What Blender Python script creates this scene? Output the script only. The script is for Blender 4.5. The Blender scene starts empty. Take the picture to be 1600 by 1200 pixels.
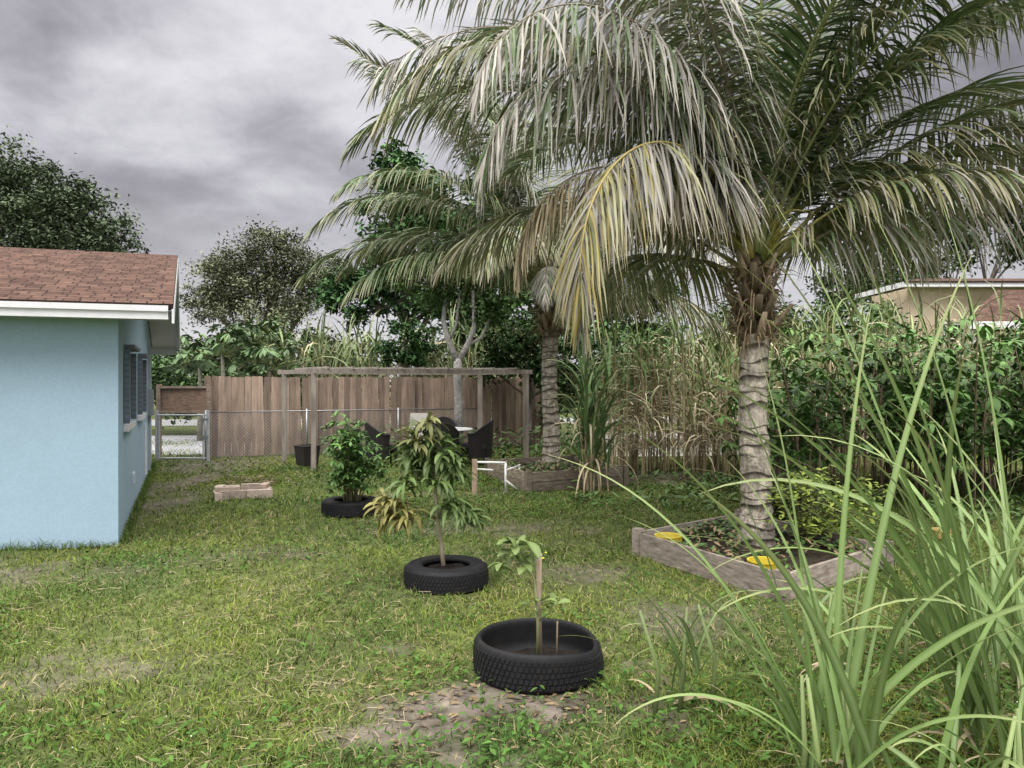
import bpy, math, bmesh
import numpy as np
from math import radians, sin, cos, pi
rng = np.random.default_rng(11)
scene = bpy.context.scene

# ---------------------------------------------------------------- helpers
def A(x): return np.asarray(x, dtype=float)
def nrm(v):
    return v / np.maximum(np.linalg.norm(v, axis=-1, keepdims=True), 1e-9)

class Acc:
    def __init__(s): s.V=[]; s.Q=[]; s.C=[]; s.n=0
    def add(s, V, Q, C):
        V=A(V).reshape(-1,3); Q=np.asarray(Q,dtype=np.int64).reshape(-1,4)
        C=A(C)
        if C.ndim==1: C=np.tile(C[:3],(len(V),1))
        s.V.append(V); s.Q.append(Q+s.n); s.C.append(C[:, :3]); s.n+=len(V)
    def build(s, name, mat, parent=None, smooth=False, fix=False):
        V=np.concatenate(s.V); Q=np.concatenate(s.Q); C=np.concatenate(s.C)
        me=bpy.data.meshes.new(name)
        me.vertices.add(len(V)); me.vertices.foreach_set('co',V.astype(np.float32).ravel())
        me.loops.add(len(Q)*4); me.loops.foreach_set('vertex_index',Q.astype(np.int32).ravel())
        me.polygons.add(len(Q))
        me.polygons.foreach_set('loop_start',(np.arange(len(Q))*4).astype(np.int32))
        me.polygons.foreach_set('loop_total',np.full(len(Q),4,dtype=np.int32))
        sm=smooth or mat in (M_leaf,M_blade,M_palm,M_grass,M_crown)
        me.polygons.foreach_set('use_smooth',np.full(len(Q),sm,dtype=bool))
        me.update(calc_edges=True)
        at=me.color_attributes.new('Col','FLOAT_COLOR','POINT')
        C4=np.ones((len(V),4),dtype=np.float32); C4[:,:3]=np.clip(C,0,1)
        at.data.foreach_set('color',C4.ravel())
        if fix:
            bm=bmesh.new(); bm.from_mesh(me); bmesh.ops.recalc_face_normals(bm,faces=bm.faces); bm.to_mesh(me); bm.free()
        me.materials.append(mat)
        ob=bpy.data.objects.new(name,me); scene.collection.objects.link(ob)
        if parent: ob.parent=parent
        return ob

def empty(name, loc=(0,0,0)):
    e=bpy.data.objects.new(name,None); scene.collection.objects.link(e)
    e.empty_display_size=.2
    return e

def ribbons(acc,P,W,col,fold=None,mid=None):
    B,K,_=P.shape
    if fold is None:
        V=np.stack([P-W,P+W],axis=2); c=2
    else:
        V=np.stack([P-W+fold,P,P+W+fold],axis=2); c=3
    idx=np.arange(B*K*c).reshape(B,K,c)
    Q=[]
    for j in range(c-1):
        Q.append(np.stack([idx[:,:-1,j],idx[:,:-1,j+1],idx[:,1:,j+1],idx[:,1:,j]],axis=-1).reshape(-1,4))
    col=A(col)
    if col.ndim==2: col=np.repeat(col[:,None,:],K,axis=1)
    CC=np.repeat(col[:,:,None,:],c,axis=2).copy()
    if mid is not None and c==3: CC[:,:,1,:]=CC[:,:,1,:]*.4+A(mid)*.6
    acc.add(V.reshape(-1,3),np.concatenate(Q),CC.reshape(-1,3))

def prof(kind,t):
    if kind=='grass': return np.maximum((1-t)**.7,.06)
    if kind=='leaf': return np.maximum(np.sin(pi*(.06+.92*t))**.8,.04)
    if kind=='cane': return np.maximum(np.minimum(1,t*5+.45)*(1-t)**.65,.03)
    if kind=='obov': return np.maximum(np.sin(pi*(.04+.92*t**1.4))**.9,.05)

def blades(acc,base,az,el,L,droop,w,col,K=4,kind='grass',roll=.5,fold=0,mid=None,tip=None,p=1.3,azbend=0):
    base=A(base).reshape(-1,3); B=len(base)
    f=lambda x: np.broadcast_to(A(x),(B,)).copy()
    az,el,L,droop,w,azb=map(f,(az,el,L,droop,w,azbend))
    t=np.linspace(0,1,K)
    tm=np.concatenate([[0],(t[1:]+t[:-1])/2])
    E=el[:,None]-droop[:,None]*tm[None,:]**p
    Z=az[:,None]+azb[:,None]*tm[None,:]
    D=np.stack([np.cos(E)*np.cos(Z),np.cos(E)*np.sin(Z),np.sin(E)],axis=-1)
    step=D*(L/(K-1))[:,None,None]; step[:,0]=0
    P=base[:,None,:]+np.cumsum(step,axis=1)
    S=np.stack([-np.sin(Z),np.cos(Z),np.zeros_like(Z)],axis=-1)
    N=np.cross(D,S)
    r=(rng.normal(0,1,B)*roll)[:,None,None]
    Wd=S*np.cos(r)+N*np.sin(r)
    W=Wd*(w[:,None]*prof(kind,t)[None,:])[:,:,None]
    col=A(col)
    if col.ndim==1: col=np.tile(col,(B,1))
    if tip is not None:
        tt=(np.clip((t-.5)/.5,0,1)**1.5)[None,:,None]
        col=col[:,None,:]*(1-tt)+A(tip)*tt
    fo=None
    if fold:
        fo=np.cross(Wd,D)*-1*(w[:,None]*prof(kind,t)[None,:]*fold)[:,:,None]
    ribbons(acc,P,W,col,fo,mid)
    return P

def tube(acc,path,rad,sides=8,col=(.2,.2,.2),cap=True,ell=1.0):
    path=A(path); K=len(path); rad=np.broadcast_to(A(rad),(K,)).copy()
    if cap:
        path=np.vstack([path[:1],path,path[-1:]]); rad=np.concatenate([[.0008],rad,[.0008]]); K+=2
    T=np.gradient(path,axis=0); T=nrm(T)
    T[0]=T[min(2,K-1)] if cap else T[0]; T[-1]=T[-3] if cap and K>3 else T[-1]
    up=A([0,0,1.0]); ref=A([1,0,0.]) if abs(T[K//2]@up)>.9 else up
    a=nrm(np.cross(T,ref)); b=np.cross(T,a)
    th=np.linspace(0,2*pi,sides,endpoint=False)
    V=path[:,None,:]+rad[:,None,None]*(np.cos(th)[None,:,None]*a[:,None,:]+ell*np.sin(th)[None,:,None]*b[:,None,:])
    idx=np.arange(K*sides).reshape(K,sides); nx=np.roll(idx,-1,axis=1)
    Q=np.stack([idx[:-1],nx[:-1],nx[1:],idx[1:]],axis=-1).reshape(-1,4)
    col=A(col)
    if col.ndim==2:
        if cap: col=np.vstack([col[:1],col,col[-1:]])
        col=np.repeat(col,sides,axis=0)
    acc.add(V.reshape(-1,3),Q,col)

BQ=[[0,1,3,2],[4,6,7,5],[0,4,5,1],[2,3,7,6],[0,2,6,4],[1,5,7,3]]
def obox(acc,c,ax,ay,az,col):
    c,ax,ay,az=map(A,(c,ax,ay,az))
    V=[c+i*ax+j*ay+k*az for i in(-1,1) for j in(-1,1) for k in(-1,1)]
    acc.add(V,BQ,col)
def box(acc,x0,x1,y0,y1,z0,z1,col=(.5,.5,.5),ang=0,piv=(0,0)):
    c=A([(x0+x1)/2-piv[0],(y0+y1)/2-piv[1]]); ca,sa=cos(ang),sin(ang)
    cc=A([c[0]*ca-c[1]*sa+piv[0],c[0]*sa+c[1]*ca+piv[1],(z0+z1)/2])
    obox(acc,cc,A([ca,sa,0])*(x1-x0)/2,A([-sa,ca,0])*(y1-y0)/2,A([0,0,(z1-z0)/2]),col)
def beam(acc,p,q,w,h,col):
    p,q=A(p),A(q); d=q-p; L=np.linalg.norm(d); d/=L
    ref=A([0,0,1.]) if abs(d[2])<.9 else A([1.,0,0])
    s=nrm(np.cross(d,ref)); n=np.cross(s,d)
    obox(acc,(p+q)/2,d*L/2,s*w/2,n*h/2,col)
def lathe(acc,profile,cx,cy,seg,col,fn=None,z0=0):
    pr=A(profile); K=len(pr); th=np.linspace(0,2*pi,seg,endpoint=False)
    r=pr[:,0][:,None]; z=pr[:,1][:,None]
    V=np.stack([r*np.cos(th)[None,:],r*np.sin(th)[None,:],z+0*th[None,:]],axis=-1)
    if fn: V=fn(V,th)
    V=V+A([cx,cy,z0])
    idx=np.arange(K*seg).reshape(K,seg); nx=np.roll(idx,-1,axis=1)
    acc.add(V.reshape(-1,3),np.stack([idx[:-1],nx[:-1],nx[1:],idx[1:]],axis=-1).reshape(-1,4),col)

_perm=np.random.default_rng(3).random((256,256))
def vnoise(x,y,s=0):
    x=A(x)+s*17.3; y=A(y)+s*9.1
    xi=np.floor(x).astype(int); yi=np.floor(y).astype(int); fx=x-xi; fy=y-yi
    fx=fx*fx*(3-2*fx); fy=fy*fy*(3-2*fy)
    g=lambda i,j:_perm[(xi+i)%256,(yi+j)%256]
    return (g(0,0)*(1-fx)+g(1,0)*fx)*(1-fy)+(g(0,1)*(1-fx)+g(1,1)*fx)*fy
def fbm(x,y,s=0,o=4):
    v=0;a=.5
    for i in range(o): v=v+a*vnoise(A(x)*2**i,A(y)*2**i,s+i); a*=.5
    return v/(1-.5**o)

# ---------------------------------------------------------------- materials
def newmat(name):
    m=bpy.data.materials.new(name); m.use_nodes=True
    nt=m.node_tree; b=nt.nodes['Principled BSDF']; return m,nt,b
def N(nt,t,**k):
    n=nt.nodes.new(t)
    for a,v in k.items(): setattr(n,a,v)
    return n
def leaf_mat(name,rough=.5,trans=.25,spec=.3):
    m,nt,b=newmat(name); L=nt.links
    a=N(nt,'ShaderNodeAttribute'); a.attribute_name='Col'
    L.new(a.outputs['Color'],b.inputs['Base Color']); b.inputs['Roughness'].default_value=rough
    b.inputs['Specular IOR Level'].default_value=spec
    if trans>0:
        tr=N(nt,'ShaderNodeBsdfTranslucent'); L.new(a.outputs['Color'],tr.inputs['Color'])
        ms=N(nt,'ShaderNodeMixShader'); ms.inputs[0].default_value=trans
        L.new(b.outputs[0],ms.inputs[1]); L.new(tr.outputs[0],ms.inputs[2]); L.new(ms.outputs[0],nt.nodes['Material Output'].inputs['Surface'])
    return m
def diff_mat(name):
    m=bpy.data.materials.new(name); m.use_nodes=True; nt=m.node_tree; nt.nodes.remove(nt.nodes['Principled BSDF'])
    a=N(nt,'ShaderNodeAttribute'); a.attribute_name='Col'; d_=N(nt,'ShaderNodeBsdfDiffuse')
    nt.links.new(a.outputs['Color'],d_.inputs[0]); nt.links.new(d_.outputs[0],nt.nodes['Material Output'].inputs['Surface']); return m
def vmat(name,rough=.8,scale=(8,8,8),amt=.35,bump=.3,detail=5,spec=.25,metal=0,dirt=None,dscale=1.5,bdist=.01,dmax=.6):
    """vertex colour x noise, bump"""
    m,nt,b=newmat(name); L=nt.links
    a=N(nt,'ShaderNodeAttribute'); a.attribute_name='Col'
    tc=N(nt,'ShaderNodeTexCoord'); mp=N(nt,'ShaderNodeMapping'); mp.inputs['Scale'].default_value=scale
    L.new(tc.outputs['Object'],mp.inputs['Vector'])
    no=N(nt,'ShaderNodeTexNoise'); no.inputs['Scale'].default_value=1; no.inputs['Detail'].default_value=detail; no.inputs['Roughness'].default_value=.65
    L.new(mp.outputs[0],no.inputs['Vector'])
    mr=N(nt,'ShaderNodeMapRange'); mr.inputs[1].default_value=.28; mr.inputs[2].default_value=.72; mr.inputs[3].default_value=1-amt; mr.inputs[4].default_value=1+amt
    L.new(no.outputs[0],mr.inputs[0])
    mx=N(nt,'ShaderNodeVectorMath',operation='SCALE'); L.new(a.outputs['Color'],mx.inputs[0]); L.new(mr.outputs[0],mx.inputs['Scale'])
    out=mx.outputs[0]
    if dirt is not None:
        n2=N(nt,'ShaderNodeTexNoise'); n2.inputs['Scale'].default_value=dscale; n2.inputs['Detail'].default_value=6; n2.inputs['Roughness'].default_value=.7
        L.new(tc.outputs['Object'],n2.inputs['Vector'])
        m2=N(nt,'ShaderNodeMapRange'); m2.inputs[1].default_value=.5; m2.inputs[2].default_value=.75; m2.inputs[3].default_value=0; m2.inputs[4].default_value=dmax
        L.new(n2.outputs[0],m2.inputs[0])
        mm=N(nt,'ShaderNodeMixRGB'); mm.inputs[2].default_value=(*dirt,1); L.new(m2.outputs[0],mm.inputs[0]); L.new(out,mm.inputs[1]); out=mm.outputs[0]
    L.new(out,b.inputs['Base Color']); b.inputs['Roughness'].default_value=rough; b.inputs['Specular IOR Level'].default_value=spec; b.inputs['Metallic'].default_value=metal
    if bump>0:
        bp=N(nt,'ShaderNodeBump'); bp.inputs['Strength'].default_value=bump; bp.inputs['Distance'].default_value=bdist
        L.new(no.outputs[0],bp.inputs['Height']); L.new(bp.outputs[0],b.inputs['Normal'])
    return m

M_leaf=leaf_mat('foliage',.5,0,.25); M_blade=leaf_mat('long_grass_blade',.5,.2,.3); M_grass=diff_mat('grass_blade'); M_palm=leaf_mat('palm_leaf',.42,.1,.4); M_crown=diff_mat('tree_leaves')
M_bark=vmat('bark',.9,(14,14,5),.45,.8,spec=.15)
M_palmtrunk=vmat('palm_bark',.9,(30,30,14),.5,1.0,spec=.1,dirt=(.11,.09,.065),dscale=9,bdist=.03,dmax=.8)
M_wood=vmat('weathered_wood',.85,(14,14,1.6),.4,.5,dirt=(.12,.09,.07),dscale=1.2,bdist=.006)
M_woodh=vmat('weathered_timber',.9,(7,7,40),.5,.5,dirt=(.11,.09,.07),dscale=5,bdist=.005,spec=.1)
M_stucco=vmat('painted_stucco',.85,(30,30,30),.06,.35,dirt=(.25,.345,.41),dscale=1.1,bdist=.006,spec=.15)
M_paint=vmat('white_trim_paint',.5,(5,5,5),.06,0,dirt=(.50,.50,.50),dscale=2)
M_rubber=vmat('tire_rubber',.65,(30,30,30),.3,0,spec=.22,dirt=(.028,.024,.018),dscale=6,dmax=.6)
M_metal=vmat('galvanised_metal',.45,(10,10,10),.15,0,metal=.6,spec=.5)
M_soil=vmat('soil',.95,(16,16,16),.6,1.0,spec=.1,bdist=.02)
M_brick=vmat('old_brick',.95,(20,20,20),.3,.4,spec=.1,bdist=.006,dirt=(.2,.17,.13),dscale=9)
M_plastic=vmat('plastic',.4,(12,12,12),.12,0,spec=.5)
M_wicker=vmat('wicker',.6,(60,60,60),.5,.8,spec=.3,bdist=.004)
M_glass,_nt,_b=newmat('window_glass'); _b.inputs['Base Color'].default_value=(.015,.018,.02,1); _b.inputs['Roughness'].default_value=.08
M_ground=vmat('lawn_soil',.95,(7,7,7),.5,1.0,detail=8,spec=.1,dirt=(.055,.075,.022),dscale=22,bdist=.02)

M_roof,nt,b=newmat('brown_shingles'); L=nt.links
uv=N(nt,'ShaderNodeUVMap'); uv.uv_map='UV'
br=N(nt,'ShaderNodeTexBrick'); br.offset=.37; br.squash=.7; br.squash_frequency=3
br.inputs['Scale'].default_value=1; br.inputs['Brick Width'].default_value=.22; br.inputs['Row Height'].default_value=.14
br.inputs['Mortar Size'].default_value=.009; br.inputs['Bias'].default_value=-.1
br.inputs['Color1'].default_value=(.118,.070,.053,1); br.inputs['Color2'].default_value=(.055,.032,.026,1); br.inputs['Mortar'].default_value=(.022,.015,.013,1)
L.new(uv.outputs[0],br.inputs['Vector'])
no=N(nt,'ShaderNodeTexNoise'); no.inputs['Scale'].default_value=5; no.inputs['Detail'].default_value=8; no.inputs['Roughness'].default_value=.75; L.new(uv.outputs[0],no.inputs['Vector'])
mr=N(nt,'ShaderNodeMapRange'); mr.inputs[1].default_value=.3; mr.inputs[2].default_value=.7; mr.inputs[3].default_value=.55; mr.inputs[4].default_value=1.45; L.new(no.outputs[0],mr.inputs[0])
mx=N(nt,'ShaderNodeVectorMath',operation='SCALE'); L.new(br.outputs[0],mx.inputs[0]); L.new(mr.outputs[0],mx.inputs['Scale'])
L.new(mx.outputs[0],b.inputs['Base Color']); b.inputs['Roughness'].default_value=.95; b.inputs['Specular IOR Level'].default_value=.1

def slab(name,pts_top,th,mat,parent,uvs):
    p=A(pts_top); lo=p-A([0,0,th])
    me=bpy.data.meshes.new(name); V=[tuple(x) for x in p]+[tuple(x) for x in lo]
    F=[(0,1,2,3),(7,6,5,4),(0,4,5,1),(1,5,6,2),(2,6,7,3),(3,7,4,0)]
    me.from_pydata(V,[],F); ul=me.uv_layers.new(name='UV')
    for poly in me.polygons:
        for li in poly.loop_indices:
            ul.data[li].uv=uvs[me.loops[li].vertex_index%4]
    me.materials.append(mat); ob=bpy.data.objects.new(name,me); scene.collection.objects.link(ob); ob.parent=parent
    return ob

# ---------------------------------------------------------------- layout masks
HO=A([-4.22,8.23]); HU=A([-.391,.920]); HN=A([-.95,-.31])
Hm=np.linalg.inv(np.stack([HN,HU],axis=1))
BED1=[A([1.26,7.66]),A([2.09,5.95]),A([3.44,7.06]),A([2.61,8.8])]
BED2=[A([-.45,14.2]),A([.25,12.1]),A([1.9,12.9]),A([1.2,15.0])]
TIRES=[(.16,4.57,.375),(-.56,6.55,.355),(-2.1,10.0,.37)]
def inpoly(x,y,poly,m=0):
    c=sum(poly)/4; ins=np.ones(np.shape(x),bool)
    for i in range(4):
        p=poly[i]; q=poly[(i+1)%4]; e=q-p; n=A([e[1],-e[0]])/np.linalg.norm(e)
        if (c-p)@n<0: n=-n
        ins&=((x-p[0])*n[0]+(y-p[1])*n[1])>-m
    return ins
def blob(x,y,cx,cy,rx,ry,s):
    n=fbm(A(x)*3.2,A(y)*3.2,s)-.5
    return np.clip(1.25-np.hypot((x-cx)/rx,(y-cy)/ry)+n*2.2,0,1)
def dirtmask(x,y):
    d=blob(x,y,-.12,4.2,.72,.64,1)*1.7
    d=np.maximum(d,.9*blob(x,y,-5.7,13.0,.6,2.9,2))
    d=np.maximum(d,.9*blob(x,y,-6.4,16.3,1.2,1.6,2))
    d=np.maximum(d,.75*blob(x,y,-4.9,10.6,.5,1.6,13))
    d=np.maximum(d,.75*blob(x,y,-4.5,6.9,.85,.5,3))
    d=np.maximum(d,.6*blob(x,y,-2.4,4.6,.6,.4,4))
    d=np.maximum(d,.65*blob(x,y,1.0,5.6,.6,.5,5))
    d=np.maximum(d,.65*blob(x,y,.7,7.0,.5,.4,6))
    d=np.maximum(d,.6*blob(x,y,-.3,9.,1.2,.45,7))
    d=np.maximum(d,.5*blob(x,y,-2.6,7.6,.8,.35,12))
    d=np.maximum(d,.5*blob(x,y,-1.4,11.8,1.3,.4,14))
    d=np.maximum(d,1.0*blob(x,y,3.2,14.2,2.6,1.2,8))
    return np.clip(d,0,1)
def gz(x,y):
    near=np.clip(1-(np.hypot(x,y-8)-20)/10,0,1)
    return ((fbm(A(x)*.5,A(y)*.5,20)-.5)*.10+(fbm(A(x)*3,A(y)*3,21)-.5)*.03)*near

# ---------------------------------------------------------------- ground
ext=np.cumsum(.12*1.25**np.arange(1,32))
xs=np.concatenate([-12-ext[::-1],np.arange(-12,12.001,.1),12+ext]); ys=np.concatenate([-2-ext[::-1],np.arange(-2,24.001,.1),24+ext])
X,Y=np.meshgrid(xs,ys); Z=gz(X,Y)
dm=dirtmask(X,Y)[...,None]; n1=fbm(X*.8,Y*.8,30)[...,None]; n2=fbm(X*5,Y*5,31)[...,None]
gc=A([.068,.09,.026])*(.6+.9*n1)
gc=gc*(1-.35*n2)+A([.12,.10,.065])*.35*n2
dc=A([.125,.105,.088])*(.35+1.2*n2)
col=gc*(1-dm)+dc*dm
g=Acc(); ny,nx_=X.shape; idx=np.arange(ny*nx_).reshape(ny,nx_)
g.add(np.stack([X,Y,Z],-1).reshape(-1,3),np.stack([idx[:-1,:-1],idx[:-1,1:],idx[1:,1:],idx[1:,:-1]],-1).reshape(-1,4),col.reshape(-1,3))
g.build('ground',M_ground,smooth=True)

# ---------------------------------------------------------------- lawn grass
def sample(n,y0=2.4,y1=23,pw=-.8,side=1.8):
    e=pw+1; u=rng.random(n); y=(y0**e+u*(y1**e-y0**e))**(1/e)
    x=(rng.random(n)*2-1)*(.70*y+side); return x,y
def keep(x,y,dirtk=.92):
    hl=Hm@np.stack([x-HO[0],y-HO[1]])
    k=~((hl[0]>-.02)&(hl[1]>-.02)&(hl[1]<8.85))
    k&=~inpoly(x,y,BED1,.03)&~inpoly(x,y,BED2,.03)
    for (a,b_,r) in TIRES: k&=np.hypot(x-a,y-b_)>r*.98
    k&=rng.random(len(x))>dirtmask(x,y)*dirtk
    return k
x,y=sample(370000); k=keep(x,y)&(rng.random(len(x))<.22+1.35*fbm(x*1.6,y*1.6,40))
x,y=x[k],y[k]; n=len(x)
tall=fbm(x*.9,y*.9,41); t2=fbm(x*4,y*4,42)
Lg=(.035+.13*tall**1.5*rng.random(n)+.07*t2*rng.random(n))*1.05
w=np.maximum(.0021+.0018*rng.random(n),y*.00045)
c=A([.11,.162,.036])[None]*(.35+1.0*rng.random(n))[:,None]
c=c*(1+1.3*(fbm(x*.9,y*.9,43)-.5)[:,None]*A([1.4,.8,.3]))
yel=rng.random(n)<.07+.3*np.clip(fbm(x*.7,y*.7,44)-.42,0,1); c[yel]=A([.30,.25,.13])*(.6+.6*rng.random(yel.sum()))[:,None]
acc=Acc()
blades(acc,np.stack([x,y,gz(x,y)-.004],-1),rng.random(n)*2*pi,radians(20)+radians(65)*rng.random(n),Lg,radians(40)+radians(70)*rng.random(n),w,c,K=3,roll=.6)
x,y=sample(90000,3,17,-.6); wm=fbm(x*.8+3,y*.8,50)
bias=np.clip(1-np.abs(x-.8)/3.2,0,1)*np.clip((y-5)/3,0,1)
k=keep(x,y,.7)&(rng.random(len(x))<np.clip((wm-.56)*4,0,1)+.55*bias*np.clip((wm-.35)*4,0,1)); x,y=x[k],y[k]; n=len(x)
c=A([.065,.125,.03])[None]*(.4+.9*rng.random(n))[:,None]
blades(acc,np.stack([x,y,gz(x,y)+.02+.06*rng.random(n)],-1),rng.random(n)*2*pi,radians(-25)+radians(60)*rng.random(n),.03+.035*rng.random(n),.6,np.maximum(.011,y*.0014)*(.6+.6*rng.random(n)),c,K=3,kind='leaf',roll=.3)
x,y=sample(14000,2.6,10,-.5); wm=fbm(x*.9,y*.9,60); k=keep(x,y,.2)&(rng.random(len(x))<np.clip((wm-.5)*5,0.03,1)); x,y=x[k],y[k]; n=len(x)
blades(acc,np.stack([x,y,gz(x,y)+.01+.05*rng.random(n)],-1),rng.random(n)*2*pi,radians(-8)+radians(20)*rng.random(n),.06+.12*rng.random(n),.3,.002,A([.33,.28,.18])[None]*(.5+.6*rng.random(n))[:,None],K=3,roll=.6)
x,y=sample(900,3,16,-.4); k=keep(x,y)&(fbm(x*.8,y*.8,61)>.5); x,y=x[k],y[k]
blades(acc,np.stack([x,y,gz(x,y)+.08],-1),rng.random(len(x))*6,0.2,np.maximum(.008,y*.001),.2,np.maximum(.004,y*.0006),A([.6,.6,.55]),K=3,kind='leaf')
n=420; x=-.15+rng.normal(0,.5,n); y=4.2+rng.normal(0,.36,n); k=keep(x,y,0); x,y=x[k],y[k]; n=len(x)
blades(acc,np.stack([x,y,gz(x,y)+.012],-1),rng.random(n)*2*pi,.1,.02+.05*rng.random(n),.3,.006+.008*rng.random(n),A([.2,.15,.09])[None]*(.3+1.1*rng.random(n))[:,None],K=3,kind='leaf',roll=.5)
# taller tufts left along the foot of the house walls
n=3800; sd_=rng.random(n)<.45; aa=np.where(sd_,-.03-.09*rng.random(n)**2,6*rng.random(n)); bb=np.where(sd_,8.8*rng.random(n),-.03-.09*rng.random(n)**2)
q=HO[None]+HN[None]*aa[:,None]+HU[None]*bb[:,None]
blades(acc,np.concatenate([q,(gz(q[:,0],q[:,1])-.01)[:,None]],1),rng.random(n)*2*pi,radians(45)+radians(45)*rng.random(n),(.05+.14*rng.random(n))*(.4+fbm(q[:,0]*2,q[:,1]*2,91)),radians(60),.004,A([.10,.15,.04])[None]*(.4+.9*rng.random(n))[:,None],K=3,roll=.6)
acc.build('grass_lawn',M_grass)

# ---------------------------------------------------------------- blue house
H=empty('blue_house')
def hp(a,b,z): q=HO+HN*a+HU*b; return A([q[0],q[1],z])
def hb(acc,a0,a1,b0,b1,z0,z1,col):
    V=[hp(a,b,z) for a in(a0,a1) for b in(b0,b1) for z in(z0,z1)]; acc.add(V,BQ,col)
BL=A([.295,.405,.49]); w_=Acc()
hb(w_,0,9,0,.2,-.05,2.42,BL)
ops=[(.75,2.0,1.22,2.1),(3.6,4.9,1.22,2.1)]
hb(w_,0,.2,.2,8.8,-.05,1.22,BL); hb(w_,0,.2,.2,8.8,2.1,2.42,BL)
pb=.2
for o in ops: hb(w_,0,.2,pb,o[0],1.22,2.1,BL); pb=o[1]
hb(w_,0,.2,pb,8.8,1.22,2.1,BL)
hb(w_,.2,9,8.6,8.8,-.05,2.42,BL)
G=[(0,2.421),(0,2.48),(4.4,3.60),(8.8,2.48),(8.8,2.421)]
V=[hp(a,b_,z) for a in(.001,.2) for b_,z in [G[0],G[1],G[2],(4.4,2.421)]]; w_.add(V,[[0,1,2,3],[4,7,6,5]],BL)
V=[hp(a,b_,z) for a in(.001,.2) for b_,z in [(4.4,2.421),G[2],G[3],G[4]]]; w_.add(V,[[0,1,2,3],[4,7,6,5]],BL)
w_.build('walls',M_stucco,H,fix=True)
zt=lambda b_:2.53+(b_+.47)*.258
sl=math.hypot(4.87,1.257)
slab('roof_front',[hp(-.55,-.47,zt(-.47)),hp(9.3,-.47,zt(-.47)),hp(9.3,4.4,zt(4.4)),hp(-.55,4.4,zt(4.4))],.05,M_roof,H,[(0,0),(9.85,0),(9.85,sl),(0,sl)])
slab('roof_back',[hp(-.55,4.402,zt(4.4)),hp(9.3,4.402,zt(4.4)),hp(9.3,9.27,zt(-.47)),hp(-.55,9.27,zt(-.47))],.05,M_roof,H,[(0,0),(9.85,0),(9.85,sl),(0,sl)])
t_=Acc(); WH=A([.62,.62,.64])
hb(t_,-.5,9.2,-.46,-.43,2.37,2.475,WH); hb(t_,-.5,9.2,-.485,-.462,2.45,2.51,WH*.95)
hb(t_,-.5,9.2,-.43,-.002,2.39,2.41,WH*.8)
hb(t_,-.5,9.2,9.23,9.26,2.34,2.475,WH)
for b0,b1,z0,z1 in [(-.47,4.4,zt(-.47),zt(4.4)),(4.4,9.27,zt(4.4),zt(-.47))]:
    V=[hp(a,b_,z) for a in(-.56,-.535) for b_,z in [(b0,z0-.052-.15),(b0,z0-.052),(b1,z1-.052),(b1,z1-.052-.15)]]
    t_.add(V,[[0,1,2,3],[7,6,5,4],[0,4,5,1],[3,2,6,7],[0,3,7,4],[1,5,6,2]],WH*.93)
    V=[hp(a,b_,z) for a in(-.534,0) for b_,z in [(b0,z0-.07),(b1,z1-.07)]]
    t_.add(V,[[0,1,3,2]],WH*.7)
for o in ops:
    hb(t_,-.06,-.002,o[0]-.05,o[1]+.05,o[2]-.07,o[2]-.003,WH*.9)
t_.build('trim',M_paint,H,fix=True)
gl=Acc(); fr=Acc()
for o in ops:
    hb(gl,.12,.13,o[0],o[1],o[2],o[3],(.02,.02,.02))
    mdb=(o[0]+o[1])/2
    for b_ in (o[0]+.02,mdb,o[1]-.02): hb(fr,.07,.118,b_-.02,b_+.02,o[2],o[3],(.2,.23,.25))
    for z in (o[2]+.02,1.66,o[3]-.02): hb(fr,.072,.116,o[0],o[1],z-.018,z+.018,(.2,.23,.25))
gl.build('window_glass',M_glass,H); fr.build('window_frames',M_plastic,H,fix=True)
sh=Acc()
for o in ops:
    for b_ in (o[0]-.02,o[1]+.02):
        hb(sh,-.07,-.003,b_-.018,b_+.018,o[2]+.02,o[3],(.10,.125,.15))
        for z in np.arange(o[2]+.08,o[3]-.04,.07): hb(sh,-.065,-.01,b_-.024,b_-.0185,z,z+.045,(.14,.165,.19))
    hb(sh,-.12,-.004,o[0],o[1],o[3]+.02,o[3]+.06,(.10,.12,.14))
hb(sh,-.1,-.003,6.9,7.2,1.1,1.6,(.22,.23,.24)); hb(sh,-.05,-.003,7.03,7.07,1.6,2.38,(.3,.33,.35)); hb(sh,-.05,-.003,7.03,7.07,.05,1.1,(.3,.33,.35))
hb(sh,-.03,-.003,2.3,2.5,.35,.5,(.5,.55,.6)); hb(sh,-.04,-.003,5.8,5.83,0.1,1.0,(.6,.62,.65))
sh.build('shutters_and_fittings',M_plastic,H,fix=True)

# ---------------------------------------------------------------- fences
fe=Acc(); P0=A([-7.0,17.5]); P1=A([1.1,21.1]); d=P1-P0; Lf=np.linalg.norm(d); d/=Lf; nn=A([-d[1],d[0]])
s=0
while s<Lf:
    pw=.138; c2=P0+d*(s+pw/2)+nn*rng.normal(0,.004); h=1.86+rng.normal(0,.012)
    tone=A([.27,.20,.155])*(.6+.6*rng.random())*(1 if rng.random()<.8 else 1.25)
    lean=rng.normal(0,.006)
    ax=A([d[0],d[1],0])*pw/2; ay=A([nn[0],nn[1],0])*.009
    b0=A([c2[0],c2[1],.03]); V=[]
    for f in(-1,1):
        for (u_,z_) in [(-1,0),(1,0),(1,h-.045),(.7,h-.02),(-.7,h-.02),(-1,h-.045)]:
            V.append(b0+ax*u_+ay*f+A([lean*z_,0,z_]))
    Q=[[0,1,2,5],[5,2,3,4],[6,11,8,7],[11,10,9,8],[1,7,8,2],[0,5,11,6],[2,8,9,3],[3,9,10,4],[4,10,11,5]]
    fe.add(V,Q,tone); s+=pw+.006
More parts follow.
